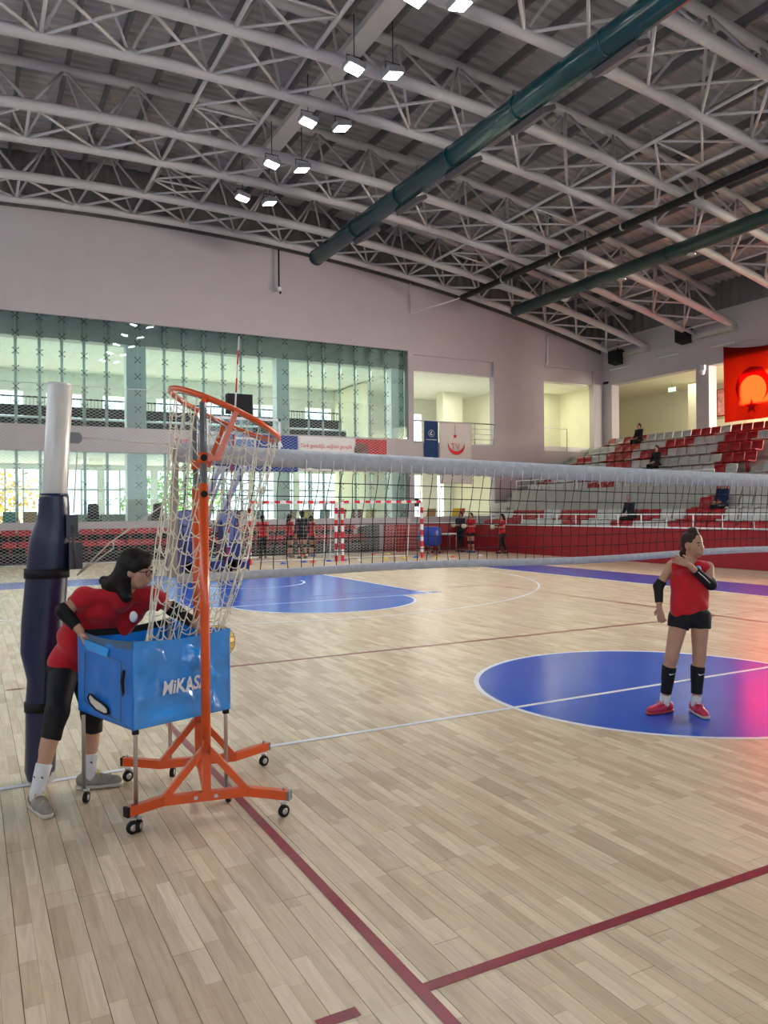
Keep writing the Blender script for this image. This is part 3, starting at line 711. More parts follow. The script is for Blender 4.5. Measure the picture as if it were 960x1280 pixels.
strip_mesh(crescent(.47,.46,.16,90), (14.13,24.925,4.72), (1,0,0), (0,0,1), (0,-.006,0)).build('crescent', M_EMBR, t)
MB().prism(star_poly(.13), (14.06,24.925,5.12), (1,0,0), (0,0,1), (0,-.006,0)).build('star', M_EMBR, t)
MB().path([(14.06,24.925,5.25),(14.05,24.925,5.65)], .008, 4).build('string', M_EMBR, t)
text_obj('letters', 'TV', .42, M_EMBR, t, (13.85,24.925,4.50), (1,0,0), (0,0,1), .002, shear=-.2, bold=-.008)
text_obj('letters', 'VV', .24, M_EMBR, t, (13.86,24.925,3.6), (1,0,0), (0,0,1), .002, bold=.01)

# banners on the gallery band
t = thing('blue_banner', 'royal blue banner with white capitals on the gallery band', 'banner', (0,0,0))
cloth('banner_cloth', mat('blue_banner_cloth', (.010,.040,.26), .6), (3.2,24.985,4.84), (1,0,0), (0,0,-1), 3.05, 1.5, .008, 1.5, t)
text_obj('letters', 'IZA', .36, M_WHITE, t, (5.02,24.965,4.36), (1,0,0), (0,0,1), .002, bold=.012)
t = thing('white_banner', 'white banner with red slogan, signature and red portrait panel', 'banner', (0,0,0))
cloth('banner_cloth', M_WHITE, (6.27,24.985,4.84), (1,0,0), (0,0,-1), 4.2, 1.45, .006, 1.5, t)
text_obj('slogan', 'Türk gençliği, sağlıklı gençlik', .235, M_EMBR, t, (6.35,24.97,4.38), (1,0,0), (0,0,1), .002, shear=.15, sx=.88)
MB().path([(7.9+.10*k, 24.97, 3.66+.09*math.sin(k*2.1)*(1-.06*k)+.012*k) for k in range(13)], .012, 4).build('signature', M_BLACK, t)
MB().box((8.95,24.955,3.42),(10.46,24.972,4.82)).build('red_panel', mat('banner_red', (.45,.02,.025), .6, noise=.35, scale=3), t)
MB().prism([(.0,0),(.55,0),(.62,.35),(.50,.55),(.55,.75),(.50,1.05),(.30,1.2),(.05,1.18),(-.12,1.0),(-.12,.7),(-.05,.55),(-.2,.4)], (9.0,24.955,3.45), (1,0,0), (0,0,1), (0,-.004,0)).build('portrait_silhouette', mat('portrait_tone', (.16,.09,.08), .7, noise=.4, scale=4), t)
t = thing('red_sign', 'small red mark and letters fixed on the pale gallery band', 'sign', (0,24.97,4.3))
text_obj('letters', 'Tv', .34, M_EMBR, t, (1.50,-.02,.0), (1,0,0), (0,0,1), .003)
MB().path([(1.28+.12*math.cos(R(30*k)), -.02, .13+.12*math.sin(R(30*k))) for k in range(12)], .02, 4, closed=True).build('ring', M_EMBR, t)

# ------------------------------------------------------------------ furniture seen through the glass
def chair(u, v, z, rz, m, label, group):
    t = thing('shell_chair', label, 'chair', (u,v,z), rz, group)
    MB().grid([[(-.23,y,.46+.02*math.cos(y*6)) for y in (-.22,0,.22)], [(.23,y,.45) for y in (-.22,0,.22)]]).grid([[(-.23,y,.43) for y in (.22,0,-.22)], [(.23,y,.42) for y in (.22,0,-.22)]]).build('seat', m, t)
    MB().grid([[(x,.20+.12*k/4-.03*math.cos(x*5),.45+.42*k/4) for x in (-.24,-.12,0,.12,.24)] for k in range(5)]).grid([[(x,.22+.12*k/4-.03*math.cos(x*5),.45+.42*k/4) for x in (.24,.12,0,-.12,-.24)] for k in range(5)]).build('backrest', m, t)
    for a in (-.2,.2):
        for b in (-.2,.2): MB().tube((a*.8,b*.8,.44),(a,b,0),.015,6).build('leg', M_CHROME, t)
CC = {'teal': (.01,.16,.15), 'tan': (.30,.17,.07), 'yellow': (.62,.42,.02), 'red': (.45,.03,.04), 'green': (.05,.22,.16), 'maroon': (.25,.05,.06)}
CM = {k: mat(k+'_chair_plastic', c, .45) for k, c in CC.items()}
for u, c in ((-4.56,'teal'),(-3.88,'tan'),(4.3,'maroon'),(5.0,'teal'),(6.5,'tan'),(7.3,'yellow'),(8.1,'green'),(8.9,'red'),(9.7,'maroon'),(10.4,'yellow')):
    chair(u, 26.7, .9, math.pi, CM[c], '%s shell chair behind the lower glass%s' % (c, ', by the padded net post' if u < 0 else ''), 'coloured chairs behind the lower glass')
for u, v, c, l in ((12.3,26.6,'tan','tan shell chair in the lower opening beside the goal'),(13.6,26.6,'tan','tan shell chair in the lower opening behind the two ball holders'),(14.9,26.4,'yellow','yellow shell chair in the lower opening beside the stands'),(15.4,26.8,'red','red shell chair in the lower opening beside the stands')):
    chair(u, v, .9, math.pi, CM[c], l, None)
for u, lab in ((.9,'black office chair behind the lower glass next to the column'),(-1.6,'black office chair behind the lower glass by a desk')):
    t = thing('office_chair', lab, 'chair', (u,26.6,.9)); MB().cbox((0,0,.48),(.5,.5,.08)).build('seat', M_BLACK, t); MB().prism([(-.22,0),(.22,0),(.20,.55),(.12,.62),(-.12,.62),(-.20,.55)], (0,.22,.55), (1,0,0), (0,0,1), (0,.06,0)).build('backrest', M_BLACK, t)
    MB().tube((0,0,.08),(0,0,.45),.03,8).build('pillar', M_BLACK, t)
    for k in range(5): MB().tube((0,0,.1),(.28*math.cos(R(72*k)),.28*math.sin(R(72*k)),.04),.025,6).build('foot', M_BLACK, t)
    for s in (-1,1): MB().path([(s*.26,.15,.48),(s*.28,.15,.72),(s*.28,-.1,.72)], .02, 6).build('armrest', M_BLACK, t)
t = thing('desk', 'pale office desk with wooden side behind the lower glass', 'desk', (-.6,27.3,.9))
MB().box((-1.6,-.3,.72),(1.8,.4,.76)).build('desktop', M_WHITE, t); MB().box((-1.6,.3,0),(1.4,.34,.72)).build('modesty_panel', mat('desk_green', (.30,.34,.28), .6), t); MB().box((1.4,-.3,0),(1.8,.38,.72)).build('drawer_unit', mat('desk_wood', (.45,.30,.12), .6), t)
# hedge and tree seen through the office windows
def foliage(name, label, cat_, c, rad, col, n, seed):
    rr = random.Random(seed); mb = MB()
    for k in range(n):
        d = Vector((rr.gauss(0,1),rr.gauss(0,1),rr.gauss(0,1))).normalized()*rr.random()**.4; p_ = Vector((d.x*rad[0],d.y*rad[1],d.z*rad[2]))
        a = Vector((rr.gauss(0,1),rr.gauss(0,1),rr.gauss(0,1))).normalized()*.16; b = a.cross(Vector((rr.random(),rr.random(),1))).normalized()*.10
        mb.add([p_-a,p_-b,p_+a,p_+b], [(0,1,2,3)])
    t = thing(name, label, cat_, c); mb.build('foliage', mat(name+'_leaf', col, .6, noise=.4, scale=2), t); MB().tube((0,0,-rad[2]-1.0),(0,0,0),.09,6).build('trunk', mat(name+'_bark', (.12,.08,.05), .8), t)
foliage('autumn_tree', 'yellowing tree outside the office windows', 'tree', (-4.6,39,2.6), (2.2,1.5,1.6), (.34,.24,.06), 500, 3)
foliage('leafy_tree', 'green tree outside the office windows behind the columns', 'tree', (4.5,40,2.6), (3.2,1.5,1.6), (.10,.22,.06), 1100, 5)
MB().box((-60,33.6,-.4),(60,120,.6)).build('ground_outside', mat('ground_outside', (.45,.44,.40), .9), kind='structure')

# ------------------------------------------------------------------ volleyball net and its padded post
M_TAPE = mat('white_net_tape', (.47,.49,.53), .45, noise=.12, scale=25, bump=.5)
M_CORD = mat('black_net_cord', (.012,.012,.014), .6)
M_ROPE = mat('pale_cord', (.62,.60,.52), .7)
def nzt(u): return 2.072-.0185*u+.0010*u*u
def nzb(u): return 1.245+.0006*u*u+.012*math.sin(u*1.7)
net = thing('volleyball_net', 'black square-mesh volleyball net with white vinyl tapes', 'net', (0,0,0))
UL, URt = -4.62, 4.75
us = [UL+(URt-UL)*k/180 for k in range(181)]
rows = []
for k, u in enumerate(us):
    t_ = .012*math.sin(k*1.9)+.006*math.sin(k*5.1); zt_ = nzt(u); w_ = .006*math.sin(k*2.7)
    rows.append([(u,.014+t_*.4,zt_-.135+w_),(u,.020+t_*.3,zt_-.07),(u,.010,zt_-.003),(u,-.010,zt_-.003),(u,-.020+t_*.3,zt_-.07),(u,-.014+t_*.4,zt_-.135+w_)])
MB().grid(rows, True, closed=True).build('top_tape', M_TAPE, net)
rows = []
for k, u in enumerate(us):
    t_ = .008*math.sin(k*2.3); zc = nzb(u)
    rows.append([(u,.012+t_,zc-.03),(u,.016+t_,zc),(u,.010+t_,zc+.032),(u,-.010+t_,zc+.032),(u,-.016+t_,zc),(u,-.012+t_,zc-.03)])
MB().grid(rows, True, closed=True).build('bottom_tape', M_TAPE, net)
mb = MB(); nv = 93; nr = 7
def strand(i, f):       # i along the net, f down the net
    u = UL+.06+(URt-UL-.12)*i/nv; a, b = nzt(u)-.135, nzb(u)+.03
    return (u-.055*math.sin(f*math.pi*.5)*(1 if i > 3 else .3)+.010*math.sin(i*1.3+f*9), .006*math.sin(i+f*7), a+(b-a)*f)
for i in range(nv+1): mb.path([strand(i, j/nr) for j in range(nr+1)], .0034, 4, cap=False)
for j in range(1, nr): mb.path([strand(i, j/nr) for i in range(nv+1)], .0034, 4, cap=False)
tag(mb.build('mesh', M_CORD, net), kind='stuff')
mb = MB()
for i in range(0, nv+1):
    p_ = Vector(strand(i, 0)); mb.path([p_+Vector((.004,-.022,.06)), p_+Vector((0,-.02,.0)), p_+Vector((-.012,-.012,-.028))], .0035, 4)
tag(mb.build('lacing', M_WHITE, net), kind='stuff')
MB().prism([(-.02,0),(.02,0),(.0,-.9),(-.07,-.9)], (UL,0,nzt(UL)-.02), (1,0,0), (0,0,1), (0,.006,0)).build('side_band', mat('beige_side_band', (.42,.38,.33), .6), net)
an = thing('net_antenna', 'thin red and white antenna rod standing above the net tape', 'antenna', (-4.27,.03,1.25))
for k in range(17):
    a, b = Vector((0,0,.1*k)), Vector((.0,0,.1*k+.1)); sh = Vector((.11,0,0))
    MB().tube(a+sh*(k/17), b+sh*((k+1)/17), .006, 6).build('band', M_EMBR if k % 2 else M_WHITE, an)

M_PAD = mat('navy_vinyl_pad', (.007,.012,.050), .32, noise=.15, scale=5, bump=.15, spec=.6)
post = thing('net_post', 'thick white volleyball post wrapped in a navy padded sleeve', 'post', (-5.45,0,0))
_b = atd(52,978,4.94)-Vector((-5.45,0,0)); PB, PT = Vector((_b.x,_b.y,0)), Vector((.10,0,2.53))
def pl(z): return PB+(PT-PB)*(z/2.53)
MB().path([pl(0),pl(2.515),pl(2.53)], [.076,.076,.068], 16).build('pole', mat('white_post_paint', (.66,.64,.60), .3, coat=.3), post)
prof = [(985,36,66),(961,32,68),(920,33,70),(882,33,72),(849,35,74),(815,27,77),(778,28,80),(745,31,82),(713,34,84),(690,36,86),(671,39,86),(655,45,86),(640,49,86),(622,50,85),(617,52,84)]
rows = []; rv = Vector((rt.x, rt.y, 0)).normalized(); dv_ = Vector((-rv.y, rv.x, 0))
PD = 4.94
def pad_ring(y, l, r_, grow=0, n=20):
    c = atd((l+r_)/2, y, PD); rr = (r_-l)/2/FPX*PD+grow; z = max(c.z, .02)
    c = Vector((c.x, c.y, z))-Vector((-5.45,0,0))
    return [c+rv*rr*math.cos(R(360*k/n))+dv_*max(rr*.85,.09)*math.sin(R(360*k/n)) for k in range(n)]
mb = MB(); mb.grid([pad_ring(*q) for q in prof], True, closed=True); nn = len(mb.v)
mb.f.append(tuple(range(20))[::-1]); mb.sm.append(False); mb.f.append(tuple(nn-20+k for k in range(20))); mb.sm.append(False)
pad = mb.build('pad', M_PAD, post)
for y0, y1, l, r_ in ((710,722,33,84),(876,888,33,72)):
    mb = MB(); mb.grid([pad_ring(y1,l,r_,.0), pad_ring(y1,l,r_,.008), pad_ring(y0,l,r_,.008), pad_ring(y0,l,r_,.0)], True, closed=True); mb.build('strap', M_BLACK, pad)
MB().prism([(0,0),(.06,0),(.075,.02),(.075,.05),(.06,.07),(0,.07)], pl(2.15)+Vector((.07,-.02,0)), (1,0,0), (0,0,1), (0,.04,0)).build('pulley_bracket', mat('bracket_grey', (.20,.21,.23), .4), post)
wd = MB(); wd.cbox(pl(1.62)+Vector((.10,-.06,0)), (.07,.08,.14)); wd.cbox(pl(1.43)+Vector((.13,-.07,0)), (.08,.06,.17)); wd.tube(pl(1.62)+Vector((.1,-.1,0)), pl(1.35)+Vector((.13,-.11,0)), .01, 6)
wd.build('winch', mat('winch_dark', (.05,.05,.065), .4), post)
MB().path([pl(2.19)+Vector((.13,0,0)), Vector((UL+5.45,0,nzt(UL)-.02))], .005, 5).path([pl(2.14)+Vector((.12,0,0)), pl(1.7)+Vector((.11,-.05,0))], .004, 5).build('cable', M_ROPE, post)
MB().path([pl(1.30)+Vector((.15,-.02,0)), pl(1.5)+Vector((.34,-.02,0)), Vector((UL+5.40,0,1.78))], .005, 5).path([pl(1.30)+Vector((.15,-.03,0)), pl(1.47)+Vector((.37,-.02,0)), pl(1.52)+Vector((.36,-.02,0))], .004, 5).build('tension_cord', M_ROPE, post)

# ------------------------------------------------------------------ orange ball-catching rack
M_ORANGE = mat('orange_enamel', (.70,.085,.008), .3, noise=.08, coat=.3)
M_GALV = mat('grey_tube', (.22,.23,.24), .3, metal=.6)
M_RUB = mat('black_rubber', (.012,.012,.012), .6)
M_NYL = mat('cream_net_cord', (.74,.70,.56), .7)
rk = thing('catching_rack', 'orange wheeled stand with tilted hoop and hanging cream net', 'ball catcher', (-4.66,-.755,0))
O = Vector((-4.66,-.755,0))
ax = Vector((.187,.982,0)); bx_ = Vector((.982,-.187,0))
NU, FU = Vector((-4.72,-1.07,0))-O, Vector((-4.60,-.44,0))-O
ZB = .125
def caster(c, parent, ang=0, r_=.036):
    w_ = MB(); m3 = Matrix.Rotation(ang, 3, 'Z') @ Matrix.Rotation(R(90), 3, 'X')
    tilt = m3
    y_ = MB().path([c+Vector((0,0,r_*2+.018)), c+Vector((0,0,r_*2+.006))], .018, 8)
    s_ = m3 @ Vector((0,0,1))
    for q in (-1, 1): y_.beam(c+s_*q*.017+Vector((0,0,r_*2+.008)), c+s_*q*.017+Vector((0,0,r_*.8)), .004, .026)
    y = y_.build('caster_fork', M_CHROME, parent)
    w_.lathe([(r_*.55,-.012),(r_*.95,-.012),(r_,-.006),(r_,.006),(r_*.95,.012),(r_*.55,.012)], 18, c+Vector((0,0,r_)), m3).build('caster_wheel', M_RUB, y)
    MB().lathe([(r_*.3,-.014),(r_*.55,-.013),(r_*.55,.013),(r_*.3,.014)], 12, c+Vector((0,0,r_)), m3).build('caster_hub', M_CHROME, y)
for U, sgn, e0, e1 in ((NU,-1,(-5.15,-1.10),(-4.32,-1.29)), (FU,1,(-5.02,-.22),(-4.12,-.37))):
    L0, L1 = Vector((e0[0],e0[1],0))-O, Vector((e1[0],e1[1],0))-O
    b0, b1 = U-bx_*.245, U+bx_*.235
    zv = Vector((0,0,ZB))
    beam = MB(); beam.beam(b0+zv, b1+zv, .04, .05); beam.beam(b0+bx_*.012+zv, L0+zv, .04, .05); beam.beam(b1-bx_*.012+zv, L1+zv, .04, .05)
    bo = beam.build('base_beam', M_ORANGE, rk)
    for e, b in ((L0,b0),(L1,b1)):
        d_ = (e-b).normalized(); MB().beam(e+zv-d_*.004, e+zv+d_*.012, .042, .052).build('end_cap', M_RUB if e is L0 else M_GALV, bo)
        MB().path([e+zv-d_*.03+Vector((0,0,.025)), e+zv-d_*.03+Vector((0,0,.048))], .007, 6).build('bolt', M_CHROME, bo); caster(e-d_*.03+Vector((0,0,0)), bo, R(20), .034)
    for f in (-.06,.05): MB().path([U+bx_*f+zv-ax*.02*(-sgn), U+bx_*f+zv-ax*.026*(1)], .011, 8).build('bolt', M_CHROME, bo)
    tp = .40
    MB().beam(U+Vector((0,0,tp)), U-bx_*.225+zv+Vector((0,0,.015)), .036, .045, ax).build('gusset', M_ORANGE, rk); MB().beam(U+Vector((0,0,tp)), U+bx_*.215+zv+Vector((0,0,.015)), .036, .045, ax).build('gusset', M_ORANGE, rk)
    MB().beam(U+zv+Vector((0,0,.02)), U+Vector((0,0,.44)), .045, .045, ax).build('post_socket', M_ORANGE, rk)
    up_ = MB().path([U+Vector((0,0,.38)), U+Vector((0,0,1.86))], .026, 14).build('upright', M_ORANGE, rk)
    MB().path([U+Vector((0,0,.5)), U+Vector((0,0,2.31))], .0195, 14).build('inner_tube', M_GALV, up_)
    kx = -ax if sgn < 0 else ax
    for z in (1.80,2.0): MB().path([U+Vector((0,0,z))+kx*.02, U+Vector((0,0,z))+kx*.045], .019, 10).path([U+Vector((0,0,z))+kx*.045, U+Vector((0,0,z))+kx*.05], .012, 8).build('clamp_knob', M_RUB, up_)
    MB().path([U+Vector((0,0,1.97)), U+Vector((0,0,2.03))], .029, 12).build('clamp_collar', M_ORANGE, up_)
MB().beam(NU+Vector((0,0,ZB-.01)), FU+Vector((0,0,ZB-.01)), .03, .03).build('cross_beam', M_ORANGE, rk)
HC = Vector((-4.50,-.75,2.285))-O; TIL = R(24); HR = .35
hb = (bx_*math.cos(TIL)-Vector((0,0,1))*math.sin(TIL))
def hoop(g_, r_=HR): return HC+ax*r_*math.sin(g_)+hb*r_*math.cos(g_)
MB().path([hoop(R(6*k)) for k in range(60)], .0165, 10, closed=True).build('hoop', M_ORANGE, rk)
MB().path([hoop(R(6*k), HR-.035)-Vector((0,0,.012)) for k in range(60)], .004, 5, closed=True).build('net_ring', M_GALV, rk)
for U, sg in ((NU,-1),(FU,1)):
    q0 = U+Vector((0,0,2.0))+bx_*.03; g1 = math.atan2(sg*.345, .03)
    st = MB(); st.beam(U+Vector((0,0,1.995)), q0+bx_*.05, .03, .035, ax); st.beam(q0+bx_*.045-Vector((0,0,.01)), hoop(g1)-Vector((0,0,.01)), .028, .032, ax); st.build('tilt_strut', M_ORANGE, rk)
    MB().beam(U+Vector((0,0,2.29)), hoop(math.atan2(sg*.33,-.15)), .03, .03).build('hoop_bracket', M_ORANGE, rk)
# cream netting: long strands gathered below the hoop, joined by drooping loops
NS, NLV = 20, 15
def nstr(k, f):
    g_ = 2*math.pi*k/NS; top = hoop(g_, HR-.02)
    lean = Vector((-4.80,-.76,0))-O
    bot = lean+ax*.16*math.sin(g_)+bx_*(.19 if math.cos(g_) < 0 else .27)*math.cos(g_); bot.z = .93+.05*math.cos(g_)
    f2 = f**1.15
    p_ = top+(bot-top)*f; sh = top.lerp(bot, f2); p_.x, p_.y = sh.x, sh.y
    p_ += bx_*.012*math.sin(f*11+k*1.7)+ax*.010*math.sin(f*9+k*2.3)
    return p_
mb = MB()
for k in range(NS): mb.path([nstr(k, j/24) for j in range(25)], .0036, 5)
for j in range(1, NLV):
    f = (j-.15)/NLV
    for k in range(NS):
        a, b = nstr(k, f+.008*math.sin(k*3+j)), nstr((k+1) % NS, f+.018+.008*math.sin(k*3+3+j)); dr = .030+.018*math.sin(k*1.9+j*2.7)
        mb.path([a, a.lerp(b,.25)-Vector((0,0,dr*.75)), a.lerp(b,.5)-Vector((0,0,dr)), a.lerp(b,.75)-Vector((0,0,dr*.75)), b], .0032, 4)
tag(mb.build('netting', M_NYL, rk), kind='stuff')

# yellow ball resting in the netting
def ball(c, r_, m1, m2, label, parent=None):
    t = thing('volleyball', label, 'ball', c)
    mb = MB(); rows = []
    for i in range(17):
        th = math.pi*i/16; rows.append([(r_*math.sin(th)*math.cos(R(15*k)), r_*math.sin(th)*math.sin(R(15*k)), r_*math.cos(th)) for k in range(24)])
    mb.grid(rows, True, closed=True); mb.build('bladder_panel', m1, t)
    mb = MB()
    for a in range(3):
        for s in (-.35,0,.35):
            c_ = []
            for k in range(24):
                g_ = R(15*k); v_ = [s, math.cos(g_)*math.sqrt(1-s*s), math.sin(g_)*math.sqrt(1-s*s)]; v_ = v_[-a:]+v_[:-a]; c_.append(Vector(v_)*r_*1.002)
            mb.path(c_, .0022, 4, closed=True)
    mb.build('seam', m2, t)
M_BALLY = mat('ball_yellow', (.80,.48,.02), .45); M_BALLB = mat('ball_seam', (.10,.10,.14), .5)
ball(atd(273,802,4.74), .10, M_BALLY, M_BALLB, 'yellow volleyball caught in the net beside the blue cart')

# ------------------------------------------------------------------ blue ball cart
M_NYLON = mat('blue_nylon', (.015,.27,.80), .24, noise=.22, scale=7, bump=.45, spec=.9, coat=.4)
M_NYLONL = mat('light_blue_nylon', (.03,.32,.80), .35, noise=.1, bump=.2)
M_RIM = mat('slate_rim_tape', (.05,.12,.20), .5)
ct = thing('ball_cart', 'blue nylon ball cart on slim steel legs with casters', 'ball cart', (-4.92,-.68,0))
OC = Vector((-4.92,-.68,0))
cn, cl, cr_, cbk = [Vector(q)-OC for q in ((-5.10,-1.07,0),(-5.29,-.49,0),(-4.555,-.89,0),(-4.745,-.295,0))]
Z0, Z1 = .545, 1.01
OFFS = {}
def panel(a, b, name, m, seed, bulge=.02, z0=Z0, z1=Z1, drop=0, nx=26, ny=20, n_out=None, inset=0):
    d_ = (b-a).normalized(); n_ = Vector((d_.y,-d_.x,0)); n_ = n_ if n_.dot((a+b)/2) > 0 else -n_
    a, b = a+n_*.019-d_*.019, b+n_*.019+d_*.019
    rr = random.Random(seed); ph = [rr.uniform(0,6.28) for _ in range(8)]; fr = [rr.uniform(.6,1.5) for _ in range(8)]
    rows = []
    for j in range(ny+1):
        f = j/ny; r_ = []
        for i in range(nx+1):
            e = i/nx; w_ = math.sin(math.pi*min(1, max(0, e)))**.5*math.sin(math.pi*min(1, f*1.0))**.4 if 0 < f < 1 else 0
            k_ = .0
            for q in range(8):
                an_ = q*.42-.4; k_ += (1-2*abs(math.sin((e*math.cos(an_)*6+f*math.sin(an_)*6)*fr[q]+ph[q]+1.2*math.sin(e*5+f*3+ph[q]))))/6
            top_sag = .02*math.sin(math.pi*e)
            z = z0+(z1-z0)*f-top_sag*f-drop*math.sin(math.pi*e)*(1-f)
            of = max(-.004, bulge*w_*(k_*1.6+.35))-inset; OFFS[name, i, j] = of
            r_.append(a+(b-a)*e+n_*of+Vector((0,0,z)))
        rows.append(r_)
    ob = MB().grid(rows).build(name, m, ct); sd = ob.modifiers.new('thickness', 'SOLIDIFY'); sd.thickness = .003; sd.offset = -1
    return ob, n_, d_
front, fn, fd = panel(cn, cr_, 'front_panel', M_NYLON, 4, .040, nx=80, ny=60)
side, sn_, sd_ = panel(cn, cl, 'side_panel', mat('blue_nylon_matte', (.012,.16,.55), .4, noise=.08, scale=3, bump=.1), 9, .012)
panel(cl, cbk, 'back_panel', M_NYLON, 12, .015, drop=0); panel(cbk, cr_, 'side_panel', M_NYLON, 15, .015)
rows = []
for j in range(13):
    r_ = []
    for i in range(13):
        a, b = i/12, j/12; p_ = cn.lerp(cr_, a).lerp(cl.lerp(cbk, a), b); p_ = p_+Vector((0,0,Z0+.005-.05*math.sin(math.pi*a)*math.sin(math.pi*b))); r_.append(p_)
    rows.append(r_)
ob = MB().grid(rows).build('bottom_panel', M_NYLON, ct); sd = ob.modifiers.new('thickness', 'SOLIDIFY'); sd.thickness = .004
for a, b, m in ((cn,cr_,M_NYLON),(cn,cl,M_RIM),(cl,cbk,M_BLACK),(cbk,cr_,M_NYLON)):
    d_ = (b-a).normalized(); n_ = Vector((d_.y,-d_.x,0)); n_ = n_ if n_.dot((a+b)/2) > 0 else -n_; a, b = a+n_*.019-d_*.019, b+n_*.019+d_*.019
    pts = [a.lerp(b, k/10)+Vector((0,0,Z1-.02*math.sin(math.pi*k/10))) for k in range(11)]
    mb = MB()
    for p0_, p1_ in zip(pts, pts[1:]): mb.beam(p0_-Vector((0,0,.012)), p1_-Vector((0,0,.012)), .012, .040)
    mb.build('rim_band', m, ct)
for c in (cn,cl,cr_,cbk):
    lg = MB().path([c+Vector((0,0,.085)), c+Vector((0,0,Z1+.005))], .0115, 12).build('leg', M_CHROME, ct); caster(c+Vector((.012,-.006,0)), lg, R(60), .032)
    MB().cbox(c+Vector((0,0,Z0-.01)), (.032,.032,.03)).build('corner_bracket', M_RUB, lg)
# side panel: pocket line, hand opening, white oval window, strap
def on_side(e, z, off=.012): return cl+(cn-cl)*e+sn_*(off+.019)+Vector((0,0,z))
op_ = MB(); op_.prism([(.12,.975),(.64,.955),(.60,.905),(.22,.915)], cl+sn_*.031, (cn-cl), (0,0,1), sn_*.004); op_.build('hand_opening', M_NYLONL, side)
pk = MB(); pk.path([on_side(e, z, .014) for e, z in ((.16,.90),(.14,.62),(.40,.59),(.84,.575),(.86,.90),(.60,.905),(.22,.915))], .003, 5).build('pocket_seam', M_RIM, side)
ov = [(.27+.0,.70),(.24,.66),(.28,.615),(.40,.575),(.56,.565),(.63,.585),(.62,.625),(.52,.655),(.38,.675),(.31,.70)]
ov = [(e, (z-.63)*.62+.628) for e, z in ov]
MB().prism(ov, cl+sn_*.035, (cn-cl), (0,0,1), sn_*.003).build('oval_window', mat('oval_window_cream', (.62,.57,.50), .5), side)
MB().path([cl+(cn-cl)*e+sn_*.039+Vector((0,0,z)) for e, z in ov], .006, 5, closed=True).build('oval_border', M_BLACK, side)
MB().path([on_side(.93,.86,.02),on_side(.91,.80,.025),on_side(.92,.74,.022),on_side(.90,.72,.02)], [.009,.011,.008,.004], 6).build('strap_end', M_BLACK, side)
# lettering on the front panel
lo = cn+fd*.145+fn*.052+Vector((0,0,.705))
tx = text_obj('lettering', 'MiKASA', .105, mat('white_print', (.80,.80,.80), .5), front, lo, fd, Vector((0,0,1)), .0015, shear=.18, bold=.0022, sx=.80)
L_ = (cr_-cn).length+.038; base_ = (cn+fn*.019-fd*.019)
bmt = bmesh.new(); bmt.from_mesh(tx.data); bmesh.ops.triangulate(bmt, faces=bmt.faces); bmesh.ops.subdivide_edges(bmt, edges=[e for e in bmt.edges if e.calc_length() > .012], cuts=2, use_grid_fill=False)
for v_ in bmt.verts:
    q = v_.co-lo; th_ = q.dot(fn); e_ = (v_.co-base_).dot(fd)/L_; f_ = (v_.co.z-Z0)/(Z1-Z0)
    i0, j0 = min(79, max(0, int(e_*80))), min(59, max(0, int(f_*60))); fi, fj = e_*80-i0, f_*60-j0
    of = (OFFS['front_panel',i0,j0]*(1-fi)+OFFS['front_panel',i0+1,j0]*fi)*(1-fj)+(OFFS['front_panel',i0,j0+1]*(1-fi)+OFFS['front_panel',i0+1,j0+1]*fi)*fj
    v_.co += fn*((base_-lo).dot(fn)+of+.009)
bmt.to_mesh(tx.data); bmt.free()

